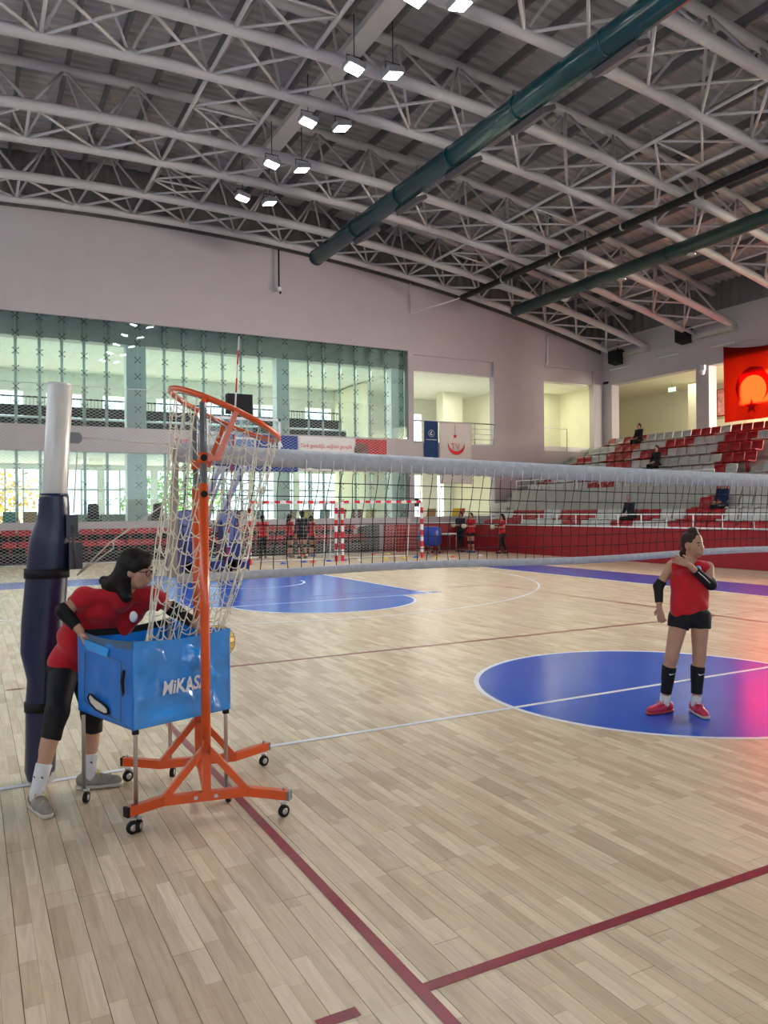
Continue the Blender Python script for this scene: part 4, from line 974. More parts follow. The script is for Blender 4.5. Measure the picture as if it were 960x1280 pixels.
# ------------------------------------------------------------------ smooth bodies: distance fields turned into meshes
def sdf_mesh(prims, vox, k=.02, noise=0, nfreq=30, seed=0):
    """prims: ('c', a, ra, b, rb, cut0, cut1) tapered limb | ('e', centre, (rx,ry,rz), 3x3 axes as rows) | ('-', prim) carve | ('cut', point, normal)"""
    pts = []
    for p_ in prims:
        if p_[0] == 'c': pts += [np.array(p_[1])-p_[2], np.array(p_[1])+p_[2], np.array(p_[3])-p_[4], np.array(p_[3])+p_[4]]
        if p_[0] == 'e': m_ = max(p_[2]); pts += [np.array(p_[1])-m_, np.array(p_[1])+m_]
    lo = np.min(pts, 0)-vox*4; hi = np.max(pts, 0)+vox*4
    n = np.ceil((hi-lo)/vox).astype(int)+1
    D = np.full(n, .5, dtype=np.float32); ax_ = [lo[i]+vox*np.arange(n[i]) for i in range(3)]
    def region(p_):
        if p_[0] == 'c': a = np.minimum(np.array(p_[1])-p_[2], np.array(p_[3])-p_[4]); b = np.maximum(np.array(p_[1])+p_[2], np.array(p_[3])+p_[4])
        else: m_ = max(p_[2]); a, b = np.array(p_[1])-m_, np.array(p_[1])+m_
        a = np.clip(((a-k*2-vox*3-lo)/vox).astype(int), 0, n-1); b = np.clip(((b+k*2+vox*3-lo)/vox).astype(int)+1, 1, n)
        return tuple(slice(a[i], b[i]) for i in range(3))
    def dist(p_, sl):
        X = np.stack(np.meshgrid(*[ax_[i][sl[i]] for i in range(3)], indexing='ij'), -1)
        if p_[0] == 'c':
            a, b = np.array(p_[1]), np.array(p_[3]); ba = b-a; L2 = max(1e-9, ba @ ba); q = X-a; h = (q @ ba)/L2; hc = np.clip(h, 0, 1)
            d = np.linalg.norm(q-hc[..., None]*ba, axis=-1)-(p_[2]+(p_[4]-p_[2])*hc); L = L2**.5
            if len(p_) > 5 and p_[5]: d = np.maximum(d, -h*L)
            if len(p_) > 6 and p_[6]: d = np.maximum(d, (h-1)*L)
            return d
        q = X-np.array(p_[1]); r_ = np.array(p_[2])
        if len(p_) > 3 and p_[3] is not None: q = q @ np.array(p_[3]).T
        k0 = np.linalg.norm(q/r_, axis=-1); k1 = np.linalg.norm(q/(r_*r_), axis=-1)+1e-9
        return k0*(k0-1)/k1
    for p_ in prims:
        if p_[0] in ('c', 'e'):
            sl = region(p_); d2 = dist(p_, sl); d1 = D[sl]; h = np.clip(.5+.5*(d1-d2)/k, 0, 1); D[sl] = d1*(1-h)+d2*h-k*h*(1-h)
        elif p_[0] == '-':
            sl = region(p_[1]); D[sl] = np.maximum(D[sl], -dist(p_[1], sl))
        elif p_[0] == 'cut':
            P0, N0 = np.array(p_[1]), np.array(p_[2])
            pl_ = (ax_[0][:, None, None]-P0[0])*N0[0]+(ax_[1][None, :, None]-P0[1])*N0[1]+(ax_[2][None, None, :]-P0[2])*N0[2]
            D = np.maximum(D, pl_.astype(np.float32))
    if noise:
        X, Y, Z = np.meshgrid(*ax_, indexing='ij'); D = D+(noise*(np.sin(X*nfreq+Z*nfreq*.8+seed+1.5*np.sin(Y*nfreq*.6))+np.sin(Y*nfreq*1.2-Z*nfreq*.9+seed*2+1.3*np.sin(X*nfreq*.7)))*.5).astype(np.float32)
    D[0] = D[-1] = .5; D[:, 0] = D[:, -1] = .5; D[:, :, 0] = D[:, :, -1] = .5
    S = D < 0
    cs = [(i, j, l) for i in (0, 1) for j in (0, 1) for l in (0, 1)]
    def cor(A, c): return A[c[0]:A.shape[0]-1+c[0], c[1]:A.shape[1]-1+c[1], c[2]:A.shape[2]-1+c[2]]
    cnt = sum(cor(S, c).astype(np.int8) for c in cs); mask = (cnt > 0) & (cnt < 8)
    idx = np.argwhere(mask); vals = {c: cor(D, c)[mask] for c in cs}
    acc = np.zeros((len(idx), 3)); num = np.zeros(len(idx))
    for c in cs:
        for a in range(3):
            if c[a] == 0:
                e = list(c); e[a] = 1; v0, v1 = vals[c], vals[tuple(e)]; cr2 = (v0 < 0) != (v1 < 0)
                t_ = np.where(cr2, v0/np.where(cr2, v0-v1, 1), 0); q = np.tile(np.array(c, float), (len(idx), 1)); q[:, a] += t_
                acc[cr2] += q[cr2]; num[cr2] += 1
    V = lo+(idx+acc/num[:, None])*vox
    vid = np.full(mask.shape, -1, dtype=np.int64); vid[mask] = np.arange(len(idx))
    F_ = []
    for a in range(3):
        b, c = (a+1) % 3, (a+2) % 3
        A0 = [slice(None)]*3; A1 = [slice(None)]*3; A0[a] = slice(0, -1); A1[a] = slice(1, None)
        s0, s1 = S[tuple(A0)], S[tuple(A1)]; ed = np.argwhere(s0 != s1); ed = ed[(ed[:, b] > 0) & (ed[:, c] > 0)]
        fl = s0[tuple(ed.T)]
        def g_(db, dc):
            q = ed.copy(); q[:, b] += db; q[:, c] += dc; return vid[tuple(q.T)]
        quad = np.stack([g_(-1, -1), g_(0, -1), g_(0, 0), g_(-1, 0)], 1); quad[~fl] = quad[~fl][:, ::-1]
        F_.append(quad)
    return V, np.concatenate(F_)
def sdf_obj(name, parts, m, parent, origin=(0, 0, 0), **kw):
    """parts: list of (prims, voxel, blend[, noise, freq, seed]) merged into one mesh"""
    vs, fs, b = [], [], 0
    for q in parts:
        V, F_ = sdf_mesh(*q); vs.append(V-np.array(origin)); fs.append(F_+b); b += len(V)
    V = np.concatenate(vs); F_ = np.concatenate(fs)
    me = bpy.data.meshes.new(name); me.from_pydata(V.tolist(), [], F_.tolist()); me.polygons.foreach_set('use_smooth', [True]*len(me.polygons)); me.update()
    return link(name, me, m, parent, **kw)
def axes(fwd, upv):
    f = Vector(fwd).normalized(); u = Vector(upv); s = f.cross(u).normalized(); u = s.cross(f)
    return f, s, u                       # forward, right-hand side, up
def rows3(f, s, u): return [tuple(f), tuple(s), tuple(u)]

def hand(w, d, n, sc=1.0, curl=.5, spread=.16, thumb=1):
    """wrist w, direction d towards the fingers, palm normal n (fingers curl towards n)"""
    w, d, n = Vector(w), Vector(d).normalized(), Vector(n); s = d.cross(n).normalized(); n = s.cross(d).normalized(); P = []
    P.append(('c', tuple(w-d*.03*sc), .019*sc, tuple(w+d*.02*sc), .020*sc))
    for q in (-1, -.33, .33, 1): P.append(('c', tuple(w+d*.01*sc+s*q*.013*sc), .013*sc, tuple(w+d*.078*sc+s*q*.027*sc), .0105*sc))
    Ln = (.060, .070, .065, .050)
    for i, q in enumerate((-1, -.33, .33, 1)):
        a = w+d*.082*sc+s*q*.027*sc; dr = (d+s*q*spread).normalized(); cu = curl
        p0_ = a
        for j, fl in enumerate((.45, .32, .23)):
            an_ = cu*(.55+.45*j); dd = dr*math.cos(an_*(j+1)*.55)+n*math.sin(an_*(j+1)*.55); p1_ = p0_+dd*Ln[i]*sc*fl*1.15
            P.append(('c', tuple(p0_), (.0095-.0012*j)*sc, tuple(p1_), (.0088-.0013*j)*sc)); p0_ = p1_
    a = w+d*.025*sc-s*thumb*.024*sc; t1 = a+(d*.5-s*thumb*.75+n*.35).normalized()*.036*sc; t2 = t1+(d*.85-s*thumb*.25+n*.3*curl*2).normalized()*.030*sc
    P += [('c', tuple(a), .013*sc, tuple(t1), .0108*sc), ('c', tuple(t1), .0102*sc, tuple(t2), .0078*sc)]
    return P
def head_prims(c, f, s, u, sc=1.0, nose=True):
    c = Vector(c); m3 = rows3(f, s, u); g_ = lambda a, b, z: tuple(c+f*a*sc+s*b*sc+u*z*sc)
    P = [('e', g_(-.012, 0, .025), (.092*sc, .074*sc, .090*sc), m3), ('e', g_(.020, 0, -.035), (.066*sc, .058*sc, .075*sc), m3), ('e', g_(.045, 0, -.080), (.030*sc, .034*sc, .026*sc), m3),
         ('e', g_(.060, .034, -.022), (.024*sc, .022*sc, .022*sc), m3), ('e', g_(.060, -.034, -.022), (.024*sc, .022*sc, .022*sc), m3)]
    if nose: P += [('c', g_(.080, 0, .012), .009*sc, g_(.100, 0, -.026), .012*sc), ('e', g_(.082, 0, -.056), (.012*sc, .024*sc, .006*sc), m3), ('e', g_(.080, 0, -.066), (.012*sc, .020*sc, .007*sc), m3)]
    for q in (-1, 1): P += [('e', g_(-.005, q*.074, -.012), (.022*sc, .009*sc, .032*sc), m3)]
    return P
def face_parts(c, f, s, u, body, sc=1.0, glasses=None):
    c = Vector(c); g_ = lambda a, b, z: c+f*a*sc+s*b*sc+u*z*sc
    for q in (-1, 1):
        sdf_obj('eye', [([('e', tuple(g_(.074, q*.032, .006)), (.008*sc, .015*sc, .007*sc), rows3(f, s, u))], .003, .003)], M_EYEW, body)
        sdf_obj('iris', [([('e', tuple(g_(.0795, q*.032, .006)), (.005*sc, .0068*sc, .0068*sc), rows3(f, s, u))], .002, .002)], M_HAIR, body)
        MB().path([g_(.080, q*.015, .026), g_(.082, q*.032, .031), g_(.072, q*.050, .025)], [.004*sc, .0045*sc, .002*sc], 5).build('eyebrow', M_HAIR, body)
    sdf_obj('lips', [([('e', tuple(g_(.0875, 0, -.058)), (.009*sc, .022*sc, .0055*sc), rows3(f, s, u)), ('e', tuple(g_(.0855, 0, -.066)), (.009*sc, .018*sc, .006*sc), rows3(f, s, u))], .0025, .003)], M_LIPS, body)
M_SKIN = mat('skin', (.48,.26,.17), .5, noise=.06, scale=12); M_SKIND = mat('skin_tan', (.43,.23,.145), .5, noise=.06, scale=12)
M_HAIR = mat('dark_hair', (.010,.008,.007), .58, noise=.4, scale=40, bump=.4); M_HAIRB = mat('brown_hair', (.035,.018,.011), .58, noise=.4, scale=40, bump=.4)
M_EYEW = mat('eye_white', (.30,.27,.25), .4); M_LIPS = mat('lips', (.36,.13,.11), .45)
M_SHIRT = mat('red_jersey', (.46,.010,.018), .7, noise=.10, scale=9, bump=.15, sheen=.2)
M_BLK = mat('black_lycra', (.010,.010,.011), .6, noise=.2, scale=9); M_SOCK = mat('white_sock', (.66,.66,.66), .8, bump=.2, scale=60)
M_SHOEG = mat('grey_shoe', (.26,.24,.20), .7, noise=.15, scale=20); M_SOLE = mat('pale_sole', (.50,.47,.40), .6); M_LACE = mat('yellow_lace', (.62,.50,.12), .6)
M_SHOEP = mat('crimson_shoe', (.50,.015,.06), .45, noise=.2, scale=15); M_WHT = mat('white_badge', (.75,.76,.80), .6); M_SKY = mat('pale_blue_badge', (.30,.50,.75), .6)
T = lambda v: tuple(v)
def limb(a, b, ra, rb, t0=0, t1=1, grow=0, c0=True, c1=True):
    a, b = Vector(a), Vector(b); return ('c', T(a.lerp(b, t0)), ra+(rb-ra)*t0+grow, T(a.lerp(b, t1)), ra+(rb-ra)*t1+grow, c0, c1)
def shoe(ankle, toe, upv, m_up, m_sole, m_lace, parent, sc=1.0, name='shoe'):
    A, Tt = Vector(ankle), Vector(toe); f = (Tt-A); f.z = 0; L = f.length; f.normalize(); s = f.cross(Vector((0,0,1))); h = Vector((A.x, A.y, 0))-f*.045*sc
    fl = 0
    g_ = lambda a, b, z: T(h+f*a*sc+s*b*sc+Vector((0,0,z*sc)))
    sh = thing_part('shoe', parent)
    up_p = [('c', g_(.0,0,.055), .036*sc, g_(.10,0,.045), .040*sc), ('c', g_(.10,0,.045), .040*sc, g_(.20,0,.035), .033*sc), ('c', g_(.02,0,.06), .036*sc, g_(.035,0,.105), .034*sc), ('cut', g_(0,0,.012), (0,0,-1)), ('cut', g_(.035,0,.112), (0,0,1))]
    sdf_obj('upper', [(up_p, .006, .02)], m_up, sh)
    so_p = [('c', g_(.0,0,.022), .041*sc, g_(.10,0,.022), .040*sc), ('c', g_(.10,0,.022), .040*sc, g_(.205,0,.022), .038*sc), ('cut', g_(0,0,.003), (0,0,-1)), ('cut', g_(0,0,.026), (0,0,1))]
    sdf_obj('sole', [(so_p, .006, .01)], m_sole, sh)
    mb = MB()
    for q in (.075,.10,.125,.15): mb.path([Vector(g_(q-.012,-.026,.070-.12*(q-.075))), Vector(g_(q,0,.092-.20*(q-.075))), Vector(g_(q+.012,.026,.070-.12*(q-.075)))], .0042*sc, 5)
    for q in (-1,1): mb.path([Vector(g_(.075,0,.093)), Vector(g_(.085,q*.022,.105)), Vector(g_(.11,q*.038,.085)), Vector(g_(.09,q*.012,.09))], .0035*sc, 5)
    mb.build('laces', m_lace, sh)
    return sh
def thing_part(name, parent):
    o = bpy.data.objects.new(name, None); COL.objects.link(o); o.parent = parent; o.empty_display_size = .05; return o

# ------------------------------------------------------------------ the girl bending over the ball cart
J = lambda x, y, d: atd(x, y, d)
g1 = thing('person', 'person in red T-shirt and black leggings leaning over the blue ball cart', 'person', (0,0,0))
hipc = J(90,832,4.84); neck = J(157,742,4.66); chest = J(132,768,4.70)
tf = (rt*.70-Vector((fw.x,fw.y,0))*.62+Vector((0,0,-.35))).normalized()
spine = (neck-hipc).normalized(); tf = (tf-spine*tf.dot(spine)).normalized(); ts = tf.cross(spine).normalized()   # ts: her right-hand side
if ts.dot(rt) > 0: ts = -ts
shR, shL = J(107,746,4.60), J(188,744,4.74)
elR, wrR = J(79,764,4.52), J(100,788,4.50)
elL, wrL = J(217,762,4.80), J(247,782,4.74)
hR, hL = J(80,832,4.78), J(106,836,4.90)
kR, kL = J(72,888,4.60), J(116,892,4.78)
aR, aL = J(46,972,4.46), J(112,970,4.80)
aR.z = .10; aL.z = .10
toeR, toeL = aR+Vector((.05,-.2,0)), aL+Vector((.19,-.05,0))
hd = J(171,712,4.64); hf = (rt*.96-Vector((fw.x,fw.y,0))*.22+Vector((0,0,-.20))).normalized(); hf, hs, hu = axes(hf, (0,0,1)); hu = (hu+rt*.10).normalized(); hf, hs, hu = axes(hf, hu)
body = head_prims(hd, hf, hs, hu, .98)+[
  ('c', T(neck-spine*.03), .048, T(hd-hu*.05-hf*.02), .045), ('c', T(shR), .038, T(shL), .038), ('c', T(chest-tf*.035-ts*.04), .060, T(chest-tf*.035+ts*.04), .060), ('c', T(chest-tf*.035), .062, T(hipc), .078), ('c', T(hR), .08, T(hL), .085),
  limb(shR, elR, .043, .036, c0=False, c1=False), limb(elR, wrR, .037, .024, c0=False, c1=False), limb(shL, elL, .043, .036, c0=False, c1=False), limb(elL, wrL, .037, .024, c0=False, c1=False),
  limb(hR, kR, .082, .054, c0=False, c1=False), limb(kR, aR, .052, .033, c0=False, c1=False), limb(hL, kL, .082, .054, c0=False, c1=False), limb(kL, aL, .052, .033, c0=False, c1=False),
  ('c', T(kR+(aR-kR)*.25-tf*.012), .048, T(kR+(aR-kR)*.5-tf*.008), .042), ('c', T(kL+(aL-kL)*.25-tf*.012), .048, T(kL+(aL-kL)*.5-tf*.008), .042)]
dR = (J(106,800,4.50)-wrR).normalized(); dL = (wrL-elL).normalized()
bo = sdf_obj('body', [(body, .0075, .022), (hand(wrR, (Vector((0,0,-1))*.9+rt*.35).normalized(), (rt*.9+Vector((fw.x,fw.y,0))*.4), .95, .75, .12, -1), .0035, .006), (hand(wrL, (dL+Vector((0,0,-.5))).normalized(), (0,0,-1), .95, .5, .12, 1), .004, .006)], M_SKIN, g1)
face_parts(hd, hf, hs, hu, bo, .98)
# T-shirt: torso and short sleeves
belly = hipc.lerp(chest, .5)
chs = chest-tf*.028
shirt = [('c', T(shR), .050, T(shL), .050), ('c', T(chs-ts*.055), .080, T(chs+ts*.055), .080), ('c', T(chs), .090, T(hipc), .100), ('c', T(belly-ts*.04), .088, T(belly+ts*.04), .088),
   ('c', T(shR-spine*.02), .052, T(hR+spine*.03), .088), ('c', T(shR.lerp(hR,.55)), .086, T(belly), .092), ('c', T(neck-spine*.06), .066, T(neck-spine*.02), .054),
   ('c', T(shL-spine*.03), .050, T(hL+spine*.05), .080), ('c', T(hR+Vector((0,0,.03))), .094, T(hL+Vector((0,0,.03))), .094),
   ('c', T(shR), .052, T(shR.lerp(elR,.58)), .058, False, True), ('c', T(shL), .052, T(shL.lerp(elL,.55)), .058, False, True),
   ('cut', T(hipc-spine*.030), T((-spine+Vector((0,0,-.8))).normalized()))]
so = sdf_obj('t_shirt', [(shirt, .008, .04, .005, 36, 2)], M_SHIRT, g1)
lg_ = chest+tf*.108+spine*.03-ts*.075
sdf_obj('badge', [([('e', T(J(167,771,4.60)), (.024,.024,.034), None)], .004, .004)], M_WHT, so)
# black elbow sleeve, leggings, socks, shoes
for a, b, w_ in ((shR, elR, wrR), (shL, elL, wrL)):
    sdf_obj('elbow_sleeve', [([limb(a, b, .043, .036, .80, 1, .007, True, False), limb(b, w_, .037, .024, 0, .80, .007, False, True)], .005, .015)], M_BLK, g1)
sdf_obj('leggings', [([('c', T(hR), .094, T(hL), .094), ('c', T(hipc), .105, T(hipc+spine*.05), .105), limb(hR, kR, .084, .058, 0, 1, .008, False, False), limb(kR, aR, .056, .037, 0, .36, .010, False, True), limb(hL, kL, .084, .058, 0, 1, .008, False, False), limb(kL, aL, .056, .037, 0, .30, .010, False, True)], .007, .02, .004, 45, 1)], M_BLK, g1)
for k_, a in ((kR, aR), (kL, aL)):
    so_ = sdf_obj('sock', [([limb(k_, a, .052, .033, .66, 1, .006, True, False), ('c', T(a), .040, T(a-Vector((0,0,.03))), .04)], .005, .01, .001, 90)], M_SOCK, g1)
    d_ = (a-k_).normalized(); m_ = k_.lerp(a, .80)
    mb = MB()
    for q in (-.5,.15,.8): mb.path([m_-Vector((fw.x,fw.y,0))*.036+rt*(q*.03-.012)+Vector((0,0,.006)), m_-Vector((fw.x,fw.y,0))*.040+rt*(q*.03+.004)-Vector((0,0,.004))], .0045, 4)
    mb.build('sock_mark', M_BLK, so_)
shoe(aR, toeR, None, M_SHOEG, M_SOLE, M_LACE, g1); shoe(aL, toeL, None, M_SHOEG, M_SOLE, M_LACE, g1)
# hair swept to the side, glasses
gh = lambda a, b, z: T(hd+hf*a+hs*b+hu*z)
sdf_obj('hair', [([('e', gh(-.022,0,.042), (.094,.086,.086), rows3(hf,hs,hu)), ('e', gh(-.045,0,.0), (.078,.086,.10), rows3(hf,hs,hu)), ('c', gh(.045,.055,.055), .030, gh(.030,.073,.02), .020), ('c', gh(.050,.0,.085), .032, gh(.072,.02,.055), .018),
   ('c', gh(-.06,.03,-.05), .065, T(J(140,733,4.66)), .055), ('c', T(J(150,728,4.62)), .055, T(J(158,746,4.58)), .035), ('c', T(J(140,730,4.66)), .045, T(J(130,726,4.68)), .03)], .006, .03, .0012, 90, 3)], M_HAIR, g1)
gl = MB()
for q in (-1, 1): gl.path([Vector(gh(.098,q*.034+.026*math.cos(R(30*k)),.002+.019*math.sin(R(30*k)))) for k in range(12)], .0022, 5, closed=True); gl.path([gh(.096,q*.058,.006), gh(.03,q*.078,.004), gh(-.01,q*.08,-.004)], .0022, 5)
gl.path([gh(.100,-.010,.004), gh(.104,0,.007), gh(.100,.010,.004)], .002, 5).build('glasses', M_BLK, g1)

# ------------------------------------------------------------------ the player standing on the centre circle
PDp = 6.41
P2 = lambda x, y, dd=0: atd(x, y, PDp+dd)
g2 = thing('person', 'person in sleeveless red jersey and black shorts standing on the blue centre circle', 'person', (0,0,0))
back_ = -Vector((fw.x,fw.y,0)).normalized()
up0 = Vector((0,0,1))
nk, ch, pv = P2(862,707), P2(862,725), P2(862,768)
s1, s2 = P2(840,707,.02), P2(885,709,.0)
e1, w1 = P2(823,733,.05), P2(824,759,0)
e2, w2 = P2(889,731,-.10), P2(861,706,-.165)
h1, h2 = P2(850,772,.0), P2(875,772,.02)
k1, k2 = P2(839,822,-.02), P2(874,822,.0)
a1, a2 = P2(831,866,.04), P2(870,872,.0); a1.z = .10; a2.z = .10
tf = (back_*.95+rt*.30).normalized(); tsd = tf.cross(up0).normalized()
if tsd.dot(rt) > 0: tsd = -tsd
hd = P2(867,681,-.01); hf, hs, hu = axes((back_*.88+rt*.46-up0*.08), up0)
body = head_prims(hd, hf, hs, hu, .92)+[
  ('c', T(nk-up0*.03), .046, T(hd-hu*.05-hf*.015), .043), ('c', T(s1), .040, T(s2), .040), ('c', T(ch+tsd*.055), .086, T(ch-tsd*.055), .086), ('c', T(ch), .088, T(pv), .085), ('c', T(h1), .076, T(h2), .076),
  limb(s1, e1, .041, .034, c0=False, c1=False), limb(e1, w1, .035, .022, c0=False, c1=False), limb(s2, e2, .041, .035, c0=False, c1=False), limb(e2, w2, .035, .023, c0=False, c1=False),
  limb(h1, k1, .078, .052, c0=False, c1=False), limb(k1, a1, .050, .032, c0=False, c1=False), limb(h2, k2, .078, .052, c0=False, c1=False), limb(k2, a2, .050, .032, c0=False, c1=False),
  ('c', T(k1.lerp(a1,.22)-tf*.015), .047, T(k1.lerp(a1,.5)-tf*.01), .040), ('c', T(k2.lerp(a2,.22)-tf*.015), .047, T(k2.lerp(a2,.5)-tf*.01), .040)]
bo = sdf_obj('body', [(body, .0075, .022), (hand(w1, (-up0+rt*.12+back_*.1), (rt*.5-back_*.5), .90, .55, .1, 1), .004, .006), (hand(w2, (-rt*.95+up0*.45-back_*.25).normalized(), (-back_), .90, .35, .12, 1), .004, .006)], M_SKIND, g2)
face_parts(hd, hf, hs, hu, bo, .92)
# sleeveless jersey
jer = [('c', T(ch-up0*.03), .105, T(pv+up0*.03), .108), ('c', T(s1+up0*.0+rt*.02), .054, T(s2-rt*.02), .054), ('c', T(ch+tsd*.068), .100, T(ch-tsd*.068), .100), ('c', T(ch-up0*.04+tsd*.062), .098, T(pv+tsd*.062+up0*.05), .098), ('c', T(ch-up0*.04-tsd*.062), .098, T(pv-tsd*.062+up0*.07), .098),
   ('c', T(pv+tsd*.06+up0*.05), .100, T(pv+tsd*.055), .104), ('c', T(pv-tsd*.06+up0*.06), .100, T(pv-tsd*.05+up0*.01), .102),
   ('cut', T(P2(862,764)), T((-up0+rt*.22).normalized())), ('cut', T(P2(838,700)), T((-rt*.75+up0*.12).normalized())), ('cut', T(P2(884,700)), T((rt*.85+up0*.1).normalized())), ('-', ('e', T(P2(864,698,-.06)), (.062,.062,.055), None)), ('-', ('c', T(P2(864,700,-.14)), .028, T(P2(865,708,-.14)), .008))]
so = sdf_obj('jersey', [(jer, .006, .03, .005, 42, 5)], M_SHIRT, g2)
sdf_obj('badge', [([('e', T(P2(873,711,-.118)), (.022,.022,.026), None)], .004, .004)], M_SKY, so)
sdf_obj('shorts', [([('c', T(h1), .086, T(h2), .086), ('c', T(pv), .088, T(pv+up0*.10), .088), ('c', T(pv-rt*.04), .080, T(pv+rt*.04+up0*.03), .080), limb(h1, k1, .078, .052, 0, .26, .012, False, True), limb(h2, k2, .078, .052, 0, .26, .012, False, True)], .006, .02, .003, 50)], M_BLK, g2)
sdf_obj('arm_sleeve', [([limb(s1, e1, .041, .034, .72, 1, .006, True, False), limb(e1, w1, .035, .022, 0, .78, .006, False, True)], .005, .015)], M_BLK, g2)
es = sdf_obj('arm_sleeve', [([limb(s2, e2, .041, .035, .75, 1, .008, True, False), limb(e2, w2, .035, .023, 0, .72, .008, False, True)], .005, .015)], M_BLK, g2)
MB().path([e2.lerp(w2,.15)+back_*.045-up0*.005, e2.lerp(w2,.4)+back_*.043, e2.lerp(w2,.66)+back_*.036], .004, 5).build('seam', M_SOCK, es)
for k_, a in ((k1, a1), (k2, a2)):
    cs_ = sdf_obj('shin_sleeve', [([limb(k_, a, .050, .032, .20, .82, .009, True, True), ('c', T(k_.lerp(a,.24)-tf*.015), .053, T(k_.lerp(a,.5)-tf*.01), .047)], .005, .015)], M_BLK, g2)
    c_ = k_.lerp(a,.36)+back_*.058; MB().prism([(-.022,.004),(-.012,-.006),(.030,.008),(-.010,.002),(-.018,.010)], c_, rt, up0, back_*.006).build('tick_mark', M_WHT, cs_)
    sdf_obj('sock', [([limb(k_, a, .050, .034, .86, 1, .006, True, False), ('c', T(a), .039, T(a-up0*.03), .039)], .005, .01, .001, 90)], M_SOCK, g2)
shoe(a1, a1+(-rt*.22+back_*.10), None, M_SHOEP, mat('red_sole', (.40,.05,.05), .5), mat('pink_lace', (.70,.25,.30), .6), g2); shoe(a2, a2+(back_*.2+rt*.01), None, M_SHOEP, M_SOLE, mat('pink_laces', (.70,.15,.22), .6), g2)
gh = lambda a, b, z: T(hd+hf*a*.92+hs*b*.92+hu*z*.92)
sdf_obj('hair', [([('e', gh(-.028,0,.040), (.088,.078,.080), rows3(hf,hs,hu)), ('e', gh(-.055,0,.0), (.058,.068,.075), rows3(hf,hs,hu)), ('e', gh(-.02,0,.125), (.040,.040,.030), rows3(hf,hs,hu)), ('c', gh(-.085,.0,.03), .030, gh(-.10,.015,-.09), .022), ('c', gh(-.10,.015,-.09), .024, gh(-.095,.03,-.16), .010)], .006, .02, .001, 120, 4)], M_HAIRB, g2)

# ------------------------------------------------------------------ basketball stand, handball goals
M_BLUEPAD = mat('blue_stand_pad', (.008,.020,.16), .4); M_GOALW = mat('goal_white', (.72,.72,.72), .4)
bs_ = thing('basketball_stand', 'portable basketball stand with blue pads, clear board and orange rim', 'basketball hoop', (0,16.2,0))
MB().box((-.75,-.6,.10),(1.0,1.9,.35)).build('base', M_BLUEPAD, bs_)
for u in (-.62,.55): MB().prism([(-.6,.1),(.05,.1),(.05,1.75),(-.15,1.75),(-.6,.9)], (u-.22,0,0), (0,1,0), (0,0,1), (.44,0,0)).build('pad', M_BLUEPAD, bs_)
for u in (-.62,.55):
    for v in (-.4,1.7): MB().lathe([(.05,-.03),(.07,-.02),(.07,.02),(.05,.03)], 12, (u,v,.07), Matrix.Rotation(R(90), 3, 'Y')).build('wheel', M_RUB, bs_)
for u in (-.3,.3): MB().beam((u,.3,1.2),(u,-2.95,3.25),.11,.16).build('arm', M_GOALW, bs_)
MB().beam((0,.9,.35),(0,-.2,1.9),.2,.2).build('mast', M_GOALW, bs_); MB().beam((0,.8,1.0),(0,-2.95,3.7),.06,.06).build('stay', M_GOALW, bs_)
V0 = 12.8-16.2
MB().box((-.9,V0,2.9),(.9,V0+.02,3.95)).build('backboard', M_CLEAR, bs_)
fr = MB()
for lo, hi in (((-.93,V0-.02,2.87),(-.87,V0+.05,3.98)),((.87,V0-.02,2.87),(.93,V0+.05,3.98)),((-.93,V0-.02,3.92),(.93,V0+.05,3.98)),((-.93,V0-.02,2.87),(.93,V0+.05,2.93)),
               ((-.295,V0-.012,3.05),(-.245,V0-.004,3.50)),((.245,V0-.012,3.05),(.295,V0-.004,3.50)),((-.295,V0-.012,3.45),(.295,V0-.004,3.50)),((-.295,V0-.012,3.05),(.295,V0-.004,3.10))): fr.box(lo, hi)
fr.build('board_frame', M_GOALW, bs_)
MB().box((-.95,V0-.04,2.80),(.95,V0+.07,2.89)).box((-.95,V0-.04,2.80),(-.90,V0+.07,3.2)).box((.90,V0-.04,2.80),(.95,V0+.07,3.2)).build('edge_pad', M_BLUEPAD, bs_)
rm = MB().path([(.225*math.cos(R(12*k)), V0-.38+.225*math.sin(R(12*k)), 3.05) for k in range(30)], .012, 8, closed=True).box((-.1,V0-.17,3.0),(.1,V0,3.06)).build('rim', M_ORANGE, bs_)
mb = MB()
for k in range(12):
    for sg in (1,-1):
        pts = [(r_*math.cos(R(30*k+sg*15*j)), V0-.38+r_*math.sin(R(30*k+sg*15*j)), 3.04-.1*j) for j, r_ in enumerate((.22,.19,.16,.14,.13))]; mb.path(pts, .004, 4)
tag(mb.build('hoop_net', M_WHITE, rm), kind='stuff')
sc_ = thing('shot_clock', 'black shot clock box mounted above the basketball board', 'shot clock', (-.07,12.9,4.05)); MB().box((-.31,-.05,.02),(.31,.15,.50)).build('case', M_BLACK, sc_); MB().box((-.04,0,-.10),(.04,.08,.03)).build('bracket', M_BLACK, sc_)
